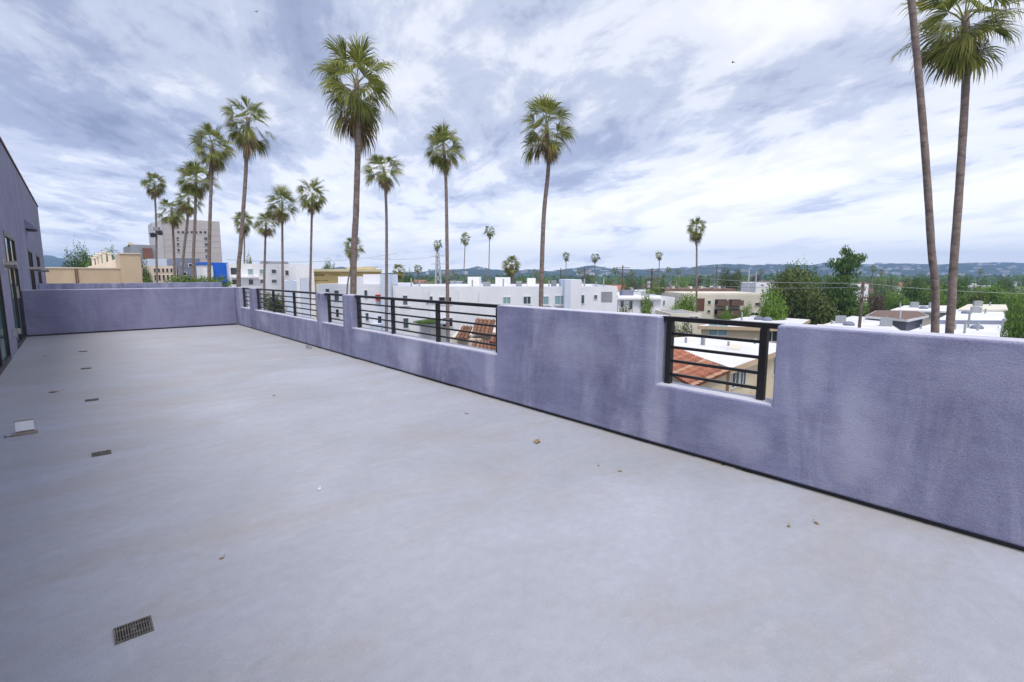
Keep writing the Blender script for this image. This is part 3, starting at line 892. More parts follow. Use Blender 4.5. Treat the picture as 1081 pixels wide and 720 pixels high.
wn = [(384, 306, 388, 315), (384.5, 330, 388.5, 339), (397, 333, 404, 342, 'win_dark'), (352, 306, 358, 318), (343, 304.5, 348, 309), (353, 326, 357, 335, 'win_dark')]
def x_w2(r, U, Z, wd, dp, h):
    block(r, 'stair_tower', 'bluewhite', U(403), U(413.5), -0.6, 3, 0, Z(289.5))
    block(r, 'upper_box', 'white2', U(378), U(400), 2, 8, h - 0.4, Z(289.5))
    block(r, 'upper_box', 'white2', U(347), U(362), 3, 8, h - 0.4, Z(292))
    block(r, 'balcony', 'bluewhite', U(392), U(404), -1.3, -0.004, Z(348), Z(341))
    block(r, 'laundry', 'red', U(396.5), U(402), -0.3, -0.01, Z(317), Z(311))
building('apartment_complex', 'white stepped apartment wing with red cloth, left end of the white complex', 'building', 334, 413.5, 300, 54.6, 12, 'white', wins=wn, extra=x_w2, grid=False)
wn = [(655, 317, 659, 325), (664, 317, 668.5, 327), (676, 317, 679, 324), (684, 318, 690, 325)]
def x_w3(r, U, Z, wd, dp, h):
    block(r, 'roof_louvre', 'slate', U(663), U(675), 3, 5, h - 0.4, Z(307.2))
    block(r, 'fascia', 'white2', U(651), U(699), -0.5, -0.003, Z(316), Z(314))
building('bungalow', 'low white flat roofed house right of the long white complex', 'house', 652.5, 698, 312, 62, 14, 'white2', wins=wn, extra=x_w3)
building('bungalow', 'plain white garage block left of the beige apartments', 'house', 697, 712.5, 314, 66, 12, 'white2', wins=[(700, 317, 702, 322)], base=GZ)
building('bungalow', 'distant white flat building left of the cedar trees', 'building', 798, 824, 298.5, 120, 14, 'white2', wins=[(803, 300, 807, 302)])
building('bungalow', 'small white building with pink edge behind the telegraph pole', 'house', 905, 917, 300, 90, 8, 'white2')

# beige apartments with balconies
def x_be(r, U, Z, wd, dp, h):
    block(r, 'stair_recess', 'brown', U(736.5), U(744), -0.06, -0.003, Z(328), Z(315))
    block(r, 'mansard', 'roof_brown', U(722), U(806), dp * 0.5, dp - 0.5, h - 0.3, Z(306.5))
    block(r, 'roof_deck', 'beige', U(721.5), U(805.5), 0.3, dp * 0.5 - 0.01, h - 0.3, h + 0.25)
    for a in (755, 769.5):
        for b_ in (316, 326.5):
            bal = MB()
            z0, z1 = Z(b_ + 6.2), Z(b_)
            bal.span((U(a), -1.1, z0), (U(a + 12.5), -0.003, z0 + 0.15))
            bal.span((U(a), -1.1, z0 + 0.15), (U(a + 12.5), -1.02, z0 + 0.75))
            bal.build('balcony', M['roof_brown'], r)
            block(r, 'recess', 'win_dark', U(a), U(a + 12.5), -0.06, -0.004, z0 + 0.16, z1)
    for k in range(9):
        px = 724 + k * 9.2
        block(r, 'roof_vent', 'beige' if k % 2 else 'greyb', U(px), U(px + 2.4), dp * 0.5 + (k % 3), dp * 0.5 + 1 + (k % 3), Z(306.5) - 0.01, Z(304.6 - (k % 2) * 0.8))
wn = [(747, 317, 751, 321.5), (747, 327, 751, 330.5), (797, 319, 803, 323.5), (793, 329.5, 803, 334, 'win_dark')]
building('apartment_block', 'beige two storey apartments with brown balconies, left of the cedar', 'building', 721, 806, 311.5, 72, 18, 'beige', wins=wn, frame='beige', extra=x_be, roof='roof_brown', parapet=0.1)
# carport roof in front
cpt = building('carport', 'low flat carport with grey roof before the beige apartments', 'carport', 708, 741, 331, 56, 8, 'beige', roof='roof_g', parapet=0.12, wins=[(727, 333.5, 738, 337, 'win_dark')])


# flat roofed houses set by the plan of their roofs
def roof_house(name, label, corners, zt, wall, roof='roof_w', over=0.35, thick=0.22, items=(), wins=(), cat='house', fascia=None):
    cs = [GP(x, y, zt) if len(c_) == 2 else Vector((c_[0], c_[1], zt)) for c_ in corners for x, y in [c_[:2]]]
    a = sum(((p.x * q_.y - q_.x * p.y) for p, q_ in zip(cs, cs[1:] + cs[:1])))
    if a < 0:
        cs.reverse()
    cen = sum(cs, Vector()) / len(cs)
    r = thing(name, label, cat, (cen.x, cen.y, GZ))
    loc = [(p.x - cen.x, p.y - cen.y) for p in cs]
    inner = []
    for x, y in loc:
        d = math.hypot(x, y)
        k = max(0.2, (d - over * 1.3) / d)
        inner.append((x * k, y * k))
    MB().prism(inner, 0, zt - GZ - thick - 0.002).build('wall', M[wall], r)
    m_ = MB()
    m_.prism(loc, zt - GZ - thick, zt - GZ)
    m_.build('roof', M[roof], r)
    if fascia:
        fm = MB()
        for p, q_ in zip(loc, loc[1:] + loc[:1]):
            d = Vector((q_[0] - p[0], q_[1] - p[1], 0))
            L = d.length
            mid_ = ((p[0] + q_[0]) / 2, (p[1] + q_[1]) / 2)
            nrm = Vector((d.y, -d.x, 0)).normalized()
            fm.box((mid_[0] + nrm.x * 0.03, mid_[1] + nrm.y * 0.03, zt - GZ - thick / 2), (L, 0.05, thick + 0.03), math.atan2(d.y, d.x))
        fm.build('fascia', M[fascia], r)
    for it in items:
        kind, x, y = it[:3]
        p = GP(x, y, zt) - Vector((cen.x, cen.y, 0))
        z = zt - GZ
        if kind == 'pipe':
            MB().tube([(p.x, p.y, z), (p.x, p.y, z + it[3])], 0.09, 8).build('vent_pipe', M['grey_metal'], r)
        elif kind == 'dome':
            m2_ = MB()
            m2_.tube([(p.x, p.y, z), (p.x, p.y, z + 0.18), (p.x, p.y, z + 0.34), (p.x, p.y, z + 0.4)], [0.5, 0.5, 0.34, 0.1], 12)
            m2_.build('skylight', M['slate'], r)
        elif kind == 'unit':
            m2_ = MB()
            m2_.box((p.x, p.y, z + 0.35), (1.1, 0.9, 0.7), 0.3)
            m2_.box((p.x, p.y, z + 0.73), (0.7, 0.6, 0.06), 0.3)
            m2_.build('air_unit', M['grey_metal'], r)
        elif kind == 'patch':
            MB().box((p.x, p.y, z + 0.025), (it[3], 0.8, 0.05), 0.35).build('roof_patch', M['beige'], r)
    rq = random.Random(len(name) * 7 + int(abs(cen.x) * 10))
    for p, q_ in zip(inner, inner[1:] + inner[:1]):       # ground floor windows
        e = Vector((q_[0] - p[0], q_[1] - p[1], 0))
        k_ = int(e.length / 4.2)
        for i in range(k_):
            c_ = Vector((p[0], p[1], 0)) + e * ((i + 0.5) / k_)
            fr = MB()
            hw = rq.choice((0.5, 0.75, 0.9))
            for sx in (-1, 1):
                fr.box((sx * (hw - 0.035), 0, 0), (0.07, 0.1, 1.2))
                fr.box((0, 0, sx * 0.565), (2 * hw - 0.14, 0.09, 0.07))
            fo = fr.build('window', M['frame_w'], r)
            fo.location = (c_.x, c_.y, 1.6)
            fo.rotation_euler = (0, 0, math.atan2(e.y, e.x))
            MB().box((0, 0, 0), (2 * hw - 0.14, 0.05, 1.06)).build('pane', M['win_dark'], fo)
    for (x, y, w_, h_, gl) in wins:     # windows on the walls: given where the centre shows
        best = None
        d = ray(x, y)
        for i in range(len(inner)):
            p, q_ = Vector((*inner[i], 0)), Vector((*inner[(i + 1) % len(inner)], 0))
            e = q_ - p
            nrm = Vector((e.y, -e.x, 0)).normalized()
            o_ = CAMP - Vector((cen.x, cen.y, GZ))
            dn = d.dot(nrm)
            if dn >= -1e-6:
                continue
            t_ = (p - o_).dot(nrm) / dn
            hit = o_ + d * t_
            s_ = (hit - p).dot(e) / e.length_squared
            if -0.02 <= s_ <= 1.02 and (best is None or t_ < best[0]):
                best = (t_, hit, e.normalized(), nrm)
        if best:
            _, hit, e, nrm = best
            rz = math.atan2(e.y, e.x)
            fr = MB()
            b0 = 0.07
            for sx in (-1, 0, 1):
                fr.box((sx * (w_ / 2 - b0 / 2), 0, 0), (b0, 0.1, h_))
            fr.box((0, 0, h_ / 2 - b0 / 2), (w_ - 2 * b0, 0.09, b0))
            fr.box((0, 0, -h_ / 2 + b0 / 2), (w_ - 2 * b0, 0.09, b0))
            fo = fr.build('window', M['frame_w'], r)
            fo.location = hit
            fo.rotation_euler = (0, 0, rz)
            MB().box((0, -0.0, 0), (w_ - 2 * b0, 0.05, h_ - 2 * b0)).build('pane', M[gl], fo)
    return r


# cream two storey house seen through the near opening (white flat roof)
roof_house('stucco_house', 'cream house with a white flat roof seen in the middle of the near opening', [(700, 357), (752, 354.5), (838, 364.5), (772, 388.5), (716, 369)], -3.4, 'cream', fascia='tan', thick=0.3,
           items=[('pipe', 741, 364, 0.55), ('pipe', 743, 364.5, 0.5), ('pipe', 769, 365, 0.3), ('patch', 776, 366.5, 2.6), ('pipe', 724, 362, 0.4), ('pipe', 797, 363, 0.4)],
           wins=[(776, 398, 1.2, 1.2, 'win_glass'), (784, 396, 1.0, 1.3, 'win_glass'), (805, 387, 0.6, 0.9, 'win_dark'), (818, 384, 0.8, 1.5, 'win_dark')])
roof_house('stucco_house', 'cream house with white roof and two dark skylights before the cedar', [(737, 344), (795, 333), (855, 337.5), (838, 346.5)], -3.4, 'cream', fascia='tan', thick=0.3,
           items=[('dome', 801, 337.5), ('dome', 810, 338.5), ('pipe', 783, 338, 0.9), ('pipe', 820, 337, 0.5)],
           wins=[(758, 346.5, 1.8, 1.5, 'win_teal'), (815, 352, 1.4, 1.6, 'win_dark')])
roof_house('bungalow', 'low house with a wide white roof and dark vents left of the telegraph pole', [(848, 349), (900, 333.5), (930, 336), (952, 350), (905, 358)], -3.4, 'beige', fascia='tan',
           items=[('unit', 887, 341), ('pipe', 878, 342, 0.4), ('patch', 868, 344, 2.4), ('pipe', 892, 339, 0.6), ('dome', 896, 343.5), ('pipe', 936, 340, 0.6), ('unit', 935, 344)])
roof_house('bungalow', 'purple grey house with a brown hipped roof edge beside the twin palms', [(914, 333.5), (925, 328), (968, 328), (980, 333), (958, 337.5)], -3.0, 'slate', roof='roof_brown', fascia='frame_w',
           wins=[(975, 340, 1.2, 1.5, 'win_dark')])
roof_house('warehouse', 'long white roofed building with pipes and vents behind the near parapet, by the twin palms', [(948, 353), (990, 339.5), (1060, 342), (1082, 357), (1020, 368)], -3.6, 'beige',
           items=[('pipe', 1022, 346, 1.6), ('pipe', 1018, 352, 1.0), ('pipe', 1032, 349, 0.8), ('pipe', 1058, 349, 1.1), ('pipe', 1067, 352, 1.2), ('pipe', 1008, 348, 0.5), ('dome', 1031, 347), ('pipe', 972, 347, 0.4), ('pipe', 1062, 347, 0.7)])
roof_house('warehouse', 'white roofed row with a slate parapet edge behind the long white roof', [(988, 338), (1010, 326.5), (1058, 327), (1063, 338.5)], -3.2, 'slate', fascia='slate', thick=0.5,
           items=[('unit', 1030, 330), ('pipe', 1040, 331, 0.6), ('dome', 1020, 331)])
roof_house('warehouse', 'far white roofed row crowded with vents between purple house and twin palms', [(940, 327), (955, 322.5), (1002, 322.5), (1006, 328.5)], -2.9, 'beige',
           items=[('unit', 965, 324.5), ('pipe', 950, 325, 0.7), ('unit', 985, 325), ('dome', 975, 326)])
roof_house('bungalow', 'far pinkish roofed bungalow with red vents before the dark trees at right', [(1012, 326), (1022, 321), (1062, 321.5), (1064, 326.5)], -2.9, 'beige', roof='beige', items=[('unit', 1032, 323), ('pipe', 1045, 323, 0.6)])


# clay tile roofs
def tile_slope(r, name, a, b_, c_, d, m, pitch=0.27, h=0.06):
    """half round tile rows running from the eave a-b up to the ridge d-c"""
    a, b_, c_, d = (Vector(v) for v in (a, b_, c_, d))
    n_ = max(3, int((b_ - a).length / pitch))
    nrm = (b_ - a).cross(d - a).normalized()
    if nrm.z < 0:
        nrm = -nrm
    mb = MB()
    mb.cur = 1
    vs = [p + nrm * o_ for o_ in (-0.08, 0.0) for p in (a, b_, c_, d)]
    mb.add(vs, [(3, 2, 1, 0), (4, 5, 6, 7), (0, 1, 5, 4), (1, 2, 6, 5), (2, 3, 7, 6), (3, 0, 4, 7)])
    mb.cur = 0
    rr_ = random.Random(int(abs(a.x * 100)) + n_)
    L_ = (d - a).length
    courses = max(2, int(L_ / 0.42))
    for i in range(n_):
        vs, fs = [], []
        jit = rr_.uniform(-.012, .012)
        for j in range(courses):
            for v, up in ((j / courses, 0.03), ((j + 1) / courses, 0.0)):
                for k in range(7):
                    u = (i + 0.14 + 0.72 * k / 6) / n_ + jit / (b_ - a).length
                    p = (a.lerp(b_, u)).lerp(d.lerp(c_, u), v)
                    vs.append(p + nrm * (h * math.sin(math.pi * k / 6) + up + 0.01))
        for q_ in range(2 * courses - 1):
            fs += [(q_ * 7 + k, q_ * 7 + k + 1, q_ * 7 + k + 8, q_ * 7 + k + 7) for k in range(6)]
        fs.append(tuple(range(6, -1, -1)))
        mb.add(vs, fs)
    return mb.build(name, [M[m], M['tile_pan']], r)


th = GP(731, 408.5, -3.7)
tr = thing('tile_house', 'cream house with a red clay tile roof under the near opening', 'house', (th.x, th.y, GZ))
L3 = lambda px, py, z: tuple(Vector((GP(px, py, z).x - th.x, GP(px, py, z).y - th.y, z - GZ)))
e1, rC = Vector(L3(731, 408.5, -3.9)), Vector(L3(771, 391.5, -3.2))
eA = Vector(L3(690, 384, -3.9))
run = (eA - e1) * 1.7
tile_slope(tr, 'roof', e1 + run, e1, rC, rC + run, 'tile', 0.40, 0.10)
s_in = Vector((rC.x - e1.x, rC.y - e1.y, 0)).normalized() * 0.45 + run.normalized() * 0.3
pa, pb = e1 + s_in, rC - s_in * 0.2 + run.normalized() * 0.3
wl = MB()
za, zb_ = e1.z - 0.02, rC.z - 0.16
n0 = len(wl.v)
q4 = [pa, pb, pb + run * 0.9, pa + run * 0.9]
wl.add([(q_.x, q_.y, 0) for q_ in q4] + [(q4[0].x, q4[0].y, za), (q4[1].x, q4[1].y, zb_), (q4[2].x, q4[2].y, zb_), (q4[3].x, q4[3].y, za)],
       [(0, 3, 2, 1), (4, 5, 6, 7), (0, 1, 5, 4), (1, 2, 6, 5), (2, 3, 7, 6), (3, 0, 4, 7)])
wl.build('wall', M['cream'], tr, fix=True)

# brown tiled entry roofs under the long railing
bq_ = PF(503, 350, 31)
br = thing('tile_house', 'house of stacked brown clay tile roofs behind the right end of the long railing', 'house', (bq_.x, bq_.y, GZ), -YAW)
def L2(px, py, F):
    p = PF(px, py, F) - Vector((bq_.x, bq_.y, GZ))
    return Vector((p.dot(RT), p.dot(FH), p.z))
tile_slope(br, 'upper_roof', L2(498, 351.5, 30), L2(519, 354, 30), L2(523, 338, 32.5), L2(502.5, 336.5, 32.5), 'tile_b', 0.22)
tile_slope(br, 'side_roof', L2(480, 357, 29), L2(493, 358.5, 29), L2(499, 345, 31), L2(488, 344, 31), 'tile_b', 0.22)
tile_slope(br, 'side_roof', L2(516, 361, 28.6), L2(531, 363.5, 28.6), L2(531, 353, 30.4), L2(520, 352, 30.4), 'tile_b', 0.22)
tile_slope(br, 'lower_roof', L2(496, 368, 27.5), L2(528, 375, 27.5), L2(524, 361, 29), L2(501, 358.5, 29), 'tile_b', 0.22)
block(br, 'wall', 'beige', -1.5, 1.25, -0.4, 4.5, 0, L2(503, 352, 31).z - 0.15)
block(br, 'wall', 'peach', -0.95, 0.35, -1.3, -0.41, 0, L2(500, 358, 29.8).z)
block(br, 'wall', 'beige', -1.35, -0.96, -1.2, -0.42, 0, L2(490, 356, 29.8).z)
block(br, 'wall', 'beige', 0.5, 1.5, -1.1, -0.42, 0, L2(522, 361, 29.8).z)


# ================================================================== PALMS
def frond(mb, base, az, el, R_, age, rr, nseg, dead=False):
    pl = R_ * rr.uniform(0.34, 0.58) * (0.8 if dead else 1)
    d = Vector((math.cos(az) * math.cos(el), math.sin(az) * math.cos(el), math.sin(el)))
    p1 = base + d * pl * 0.55
    d2 = (d + Vector((0, 0, -0.16 - 0.25 * age))).normalized()
    hub = p1 + d2 * pl * 0.45
    side = d2.cross(Vector((0, 0, 1)))
    if side.length < 1e-3:
        side = Vector((1, 0, 0))
    side = (side.normalized() + Vector((rr.uniform(-.3, .3), rr.uniform(-.3, .3), rr.choice((-1, 1)) * rr.uniform(0.2, 0.9)))).normalized()
    w0 = R_ * 0.012
    mb.add([base - side * w0, base + side * w0, p1 + side * w0, p1 - side * w0, hub - side * w0 * .8, hub + side * w0 * .8], [(0, 1, 2, 3), (3, 2, 5, 4)])
    nrm = side.cross(d2).normalized()
    bl = R_ * rr.uniform(0.52, 0.70)
    span_ = R(rr.uniform(62, 92)) * (0.6 if dead else 1)
    droop = (0.5 + 0.8 * age + rr.uniform(0, 0.4)) * (1.3 if dead else 1)
    for i in range(nseg):
        a = -span_ + 2 * span_ * (i + 0.5) / nseg + rr.uniform(-.03, .03)
        dr = (d2 * math.cos(a) + side * math.sin(a) + nrm * (0.22 * abs(math.sin(a)) - 0.05)).normalized()
        l_ = bl * (0.70 + 0.30 * math.cos(a)) * rr.uniform(0.85, 1.12)
        q1 = hub + dr * l_ * 0.5
        dd = (dr + Vector((0, 0, -droop * 0.45))).normalized()
        q2 = q1 + dd * l_ * 0.28
        dd2 = (dd + Vector((rr.uniform(-.12, .12), rr.uniform(-.12, .12), -droop * 1.1))).normalized()
        q3 = q2 + dd2 * l_ * 0.3
        sw = dr.cross(nrm).normalized()
        wq = l_ * 0.5 * (span_ / nseg) * 0.95
        mb.add([hub, q1 - sw * wq, q1 + sw * wq, q2 - sw * wq * 0.55, q2 + sw * wq * 0.55, q3], [(0, 1, 2), (1, 3, 4, 2), (3, 5, 4)])


def crown_meshes(seed, nlive, ndead, nseg, lean=0.0):
    rr = random.Random(seed)
    live, dead = MB(), MB()
    for i in range(nlive):
        k = (i + 0.5) / nlive
        el = R(72 - 118 * k ** 0.95 + rr.uniform(-13, 13))
        az = i * 2.39996 + rr.uniform(-0.35, 0.35)
        frond(live, Vector((0, 0, -0.05 - 0.22 * k)), az, el, 1.0 * rr.uniform(0.86, 1.08), k, rr, nseg)
    for i in range(ndead):
        k = i / max(1, ndead)
        el = R(-38 - 44 * k + rr.uniform(-6, 6))
        frond(dead, Vector((0, 0, -0.25 - 0.3 * k)), i * 2.39996 + rr.uniform(-.3, .3), el, rr.uniform(0.72, 1.0), 1.0, rr, max(5, nseg // 2), True)
    return live.mesh('crown', M['palm']), dead.mesh('dead_fronds', M['palm_dead'])


CROWNS = [crown_meshes(s_, n1, n2, g) for s_, n1, n2, g in ((3, 35, 13, 26), (8, 30, 8, 26), (15, 38, 18, 26), (21, 33, 11, 26), (46, 28, 16, 26), (52, 40, 9, 26))]
SMALL = [crown_meshes(s_, 26, 12, 10) for s_ in (31, 37)]
rp = random.Random(77)


def palm(label, px, py, rpx, F, trail, kind=None, tw=None, group='tall fan palms', rot=None, sq=1.0, dead=1.0, name='palm_tree'):
    """px,py: where the heart of the crown is; trail: further points of the trunk downwards, all F metres ahead"""
    pts = [PF(px, py, F)] + [PF(a, b_, F) for a, b_ in trail]
    d = pts[-1] - pts[-2]
    k = (GZ - pts[-1].z) / d.z if abs(d.z) > 1e-3 else 0
    foot = pts[-1] + Vector((d.x * k * 0.4, d.y * k * 0.4, GZ - pts[-1].z))
    pts.append(foot)
    pts = pts[::-1]
    # smooth curve (Catmull-Rom) through the points
    cur = []
    ext = [pts[0] * 2 - pts[1]] + pts + [pts[-1] * 2 - pts[-2]]
    for i in range(1, len(ext) - 2):
        p0, p1, p2, p3 = ext[i - 1:i + 3]
        n_ = max(3, int((p2 - p1).length / 0.45))
        for j in range(n_):
            u = j / n_
            cur.append(0.5 * ((2 * p1) + (p2 - p0) * u + (2 * p0 - 5 * p1 + 4 * p2 - p3) * u * u + (3 * p1 - p0 - 3 * p2 + p3) * u ** 3))
    cur.append(pts[-1])
    r_m = rpx * F / FPX
    tw = (tw * 0.66 * F / FPX / 2) if tw else 0.15 * (r_m / 1.6) + 0.02
    r = thing(name, label, 'palm tree', foot, 0, group)
    tot = len(cur)
    mb = MB()
    rad = []
    for i in range(tot):
        k = i / (tot - 1)
        rad.append(tw * (1.25 - 0.4 * k + 0.5 * max(0, 0.06 - k) / 0.06) * (1 + 0.05 * (i % 2)))
    mb.tube([p - foot for p in cur], rad, 12 if rpx > 15 else 7)
    mb.build('trunk', M['trunk'], r, smooth=True)
    live, dd = (CROWNS if rpx > 11 else SMALL)[(kind if kind is not None else rp.randrange(6)) % (6 if rpx > 11 else 2)]
    for nm, me in (('crown', live), ('dead_fronds', dd)):
        o = link_mesh(nm, me, r)
        o.location = pts[-1] - foot
        s_ = r_m * 0.99
        z_ = s_ * sq * (dead if nm == 'dead_fronds' else 1)
        if nm == 'crown':
            vx, vy, vz, tx, ty, tz = rp.uniform(.9, 1.1), rp.uniform(.9, 1.1), rp.uniform(.9, 1.08), rp.uniform(-.15, .15), rp.uniform(-.15, .15), rp.uniform(0, 6.28)
        o.scale = (s_ * vx, s_ * vy, z_ * vz)
        o.rotation_euler = (tx, ty, rot if rot is not None else tz)
    return r


palm('thin leftmost palm with a small crown, in front of the tower left edge', 163, 193, 13, 48, [(165, 240), (166, 300)], 0, 3.0)
palm('short palm between the thin leftmost palm and the leaning one', 181, 220, 16, 52, [(183, 250), (185, 298)], 1, 3.6)
palm('straight dark palm before the tower, tallest of the close trio', 207, 187, 20, 42, [(206, 230), (204, 298)], 5, 4.4)
palm('palm leaning outward just left of the straight dark palm', 199, 209, 17, 50, [(198, 232), (192, 297)], 4, 3.8)
palm('palm with a full leaning crown right of the tower windows, before the blue shop', 224, 152, 25, 34, [(223, 190), (221, 298)], 0, 5.0, rot=1.0)
palm('tall palm with curved trunk right beside the blue shop', 262, 124, 28, 29, [(259, 190), (254, 260), (252, 303)], 1, 6.0, rot=2.2)
palm('small palm half hidden behind the tall curved trunk by the blue shop', 257, 233, 13, 62, [(258, 260), (258, 302)], 2, 2.4)
palm('small palm before the white apartment block, right of the curved trunk', 281, 234, 14, 60, [(280, 258), (279, 310)], 3, 3.4)
palm('mid sized palm above the far railing, before the grey roof unit', 298, 213, 18, 50, [(298, 240), (299, 345)], 4, 3.6)
palm('mid sized palm left of the tallest palm, above the far railing', 330, 204, 18, 50, [(329, 235), (327, 340)], 5, 3.6)
palm('tallest palm with the widest shaggy crown, above the slim piers', 376, 84, 47, 21, [(378, 140), (376, 220), (373, 310)], 2, 9.5, rot=0.4, sq=1.05)
palm('palm right of the tallest one, trunk passing behind the long railing', 405, 176, 21, 42, [(408, 230), (408, 352)], 1, 4.4)
palm('palm with a bushy crown above the middle of the long railing', 468, 154, 23, 38, [(471, 200), (473, 362)], 5, 5.2)
palm('small slanting palm half behind the trunk of the tallest palm', 373, 261, 13, 48, [(370, 284), (366, 312)], 0, 2.6)
palm('tiny palm top above the lattice mast', 462, 257, 6, 131, [(462, 270), (462, 295)], 0, 1.4, group='distant palms')
palm('distant palm leaning left, between lattice mast and the slim straight palm', 491, 251, 7, 110, [(490.5, 270), (489.5, 296)], 1, 1.4, group='distant palms')
palm('slim distant palm left of the short stout palm', 517, 243, 7, 110, [(516.5, 265), (516, 296)], 0, 1.4, group='distant palms')
palm('lone curved palm in the middle of the view, before the white complex', 577, 130, 33, 28, [(579, 175), (574, 230), (571, 324)], 4, 7.0, rot=0.9)
palm('short stout palm with a thick brown trunk behind the white roof huts', 540, 279, 12, 80, [(540, 287), (540, 298)], 0, 8.0, group='distant palms')
palm('distant palm left of the twin distant pair, over the white stair tower', 598, 270, 5.5, 140, [(597.5, 282), (597.5, 296)], 1, 1.2, group='distant palms')
palm('distant palm just right of the white stair tower', 628, 271, 5.5, 140, [(628, 282), (628, 296)], 0, 1.2, group='distant palms')
palm('distant ball crowned palm by the power poles', 696, 269, 4.8, 150, [(696, 280), (695, 303)], 1, 1.2, group='distant palms')
palm('solitary slim palm rising before the beige apartments', 735, 240, 12, 66, [(735.5, 270), (735, 338)], 2, 2.8)
palm('small low palm right of the yellow eaves', 421, 284, 8, 90, [(421, 291), (421, 298)], 0, 2.0, group='distant palms')
palm('tiny palm right of the small low palm, left of the lattice mast', 441, 283, 5, 120, [(441, 289), (441, 297)], 1, 1.2, group='distant palms')
palm('nearest palm at right whose crown is above the picture, trunk leaning left', 944, -150, 54, 13.6, [(962, 0), (975, 140), (983, 260), (987, 352)], 1, 10, rot=1.9)
palm('nearest palm at right with its shaggy crown in view, trunk bending left', 1019, 16, 61, 14.6, [(1020, 75), (1014, 180), (1006, 290), (1002, 354)], 2, 11, rot=3.0, sq=0.80, dead=0.8)

# ================================================================== TREES
def crown_mesh(seed, lobes, n_, leaf, mats, norm=True):
    """leaf sized faces spread through a handful of uneven lobes"""
    rr = random.Random(seed)
    mb = MB()
    for (cx, cy, cz, rx, rz_) in lobes:
        k = int(n_ * (rx * rx) / sum(l_[3] ** 2 for l_ in lobes))
        for _ in range(k):
            v = Vector((rr.gauss(0, 1), rr.gauss(0, 1), rr.gauss(0, 1))).normalized()
            q_ = 0.55 + 0.5 * rr.random() ** 0.6
            nz_ = noise.noise(Vector((v.x * 2.2 + cx, v.y * 2.2 + cy, v.z * 2.2 + seed))) * 0.45
            if nz_ < -0.13 and rr.random() < 0.7:
                continue
            q_ *= 1 + nz_
            p = Vector((cx + v.x * rx * q_, cy + v.y * rx * q_, cz + v.z * rz_ * q_))
            nrm = (v + Vector((rr.uniform(-.8, .8), rr.uniform(-.8, .8), rr.uniform(-.3, .9)))).normalized()
            a = nrm.cross(Vector((rr.uniform(-1, 1), rr.uniform(-1, 1), rr.uniform(-1, 1)))).normalized()
            c_ = nrm.cross(a)
            if norm:
                a, c_, nrm = (Vector((q3.x, q3.y, q3.z * 0.55)) for q3 in (a, c_, nrm))
            s1, s2 = leaf * rr.uniform(0.6, 1.3), leaf * rr.uniform(0.35, 0.8)
            mb.add([p - a * s1, p + c_ * s2 - nrm * s2 * .3, p + a * s1, p - c_ * s2 - nrm * s2 * .3], [(0, 1, 2, 3)])
    if norm:
        zs = sorted(q_[2] for q_ in mb.v)
        rs = sorted(math.hypot(q_[0], q_[1]) for q_ in mb.v)
        z0, z1, r1 = zs[int(len(zs) * .004)], zs[int(len(zs) * .997)], rs[int(len(rs) * .985)]
        mb.v = [(x / r1, y / r1, (z - z0) / (z1 - z0)) for x, y, z in mb.v]
    return mb.mesh('crown', mats)


def lobes_round(seed, n_=7, w_=1.0, h_=0.8):
    rr = random.Random(seed)
    out = [(0, 0, 0.55 * h_, 0.55 * w_, 0.5 * h_)]
    for i in range(n_):
        a = i * 2.4 + rr.uniform(-.4, .4)
        d = rr.uniform(0.3, 0.62) * w_
        out.append((d * math.cos(a), d * math.sin(a), rr.uniform(0.25, 0.85) * h_, rr.uniform(0.28, 0.44) * w_, rr.uniform(0.22, 0.36) * h_))
    return out


def trunk_mesh(seed, h_=0.45, r_=0.05):
    rr = random.Random(seed)
    mb = MB()
    mb.tube([(0, 0, 0), (0.01, 0.0, h_ * 0.5), (0.0, 0.02, h_)], [r_ * 1.3, r_, r_ * 0.75], 8)
    for i in range(5):
        a = i * 1.257 + rr.uniform(-.3, .3)
        mb.tube([(0, 0.01, h_ * 0.85), (0.16 * math.cos(a), 0.16 * math.sin(a), h_ + 0.12), (0.36 * math.cos(a), 0.36 * math.sin(a), h_ + 0.30)], [r_ * 0.6, r_ * 0.42, r_ * 0.15], 6)
    return mb.mesh('trunk', M['bark'])


TRUNK = trunk_mesh(4)
SH = {}
for key, m_, sd, nn, lf_ in (('green', 'leaf', 1, 900, 0.050), ('green2', 'leaf', 2, 900, 0.05), ('dark', 'leaf_dark', 3, 900, 0.05), ('olive', 'leaf_olive', 4, 900, 0.05), ('lime', 'leaf_lime', 5, 900, 0.05), ('rust', 'leaf_rust', 6, 900, 0.05), ('dark2', 'leaf_dark', 7, 900, 0.05)):
    SH[key] = crown_mesh(sd, lobes_round(sd), nn, lf_, M[m_])
BIG = {k: crown_mesh(sd, lobes_round(sd, 11), 9000, 0.036, M[m_]) for k, m_, sd in (('olive', 'leaf_olive', 11), ('green', 'leaf', 12), ('lime', 'leaf_lime', 13), ('dark', 'leaf_dark', 14))}
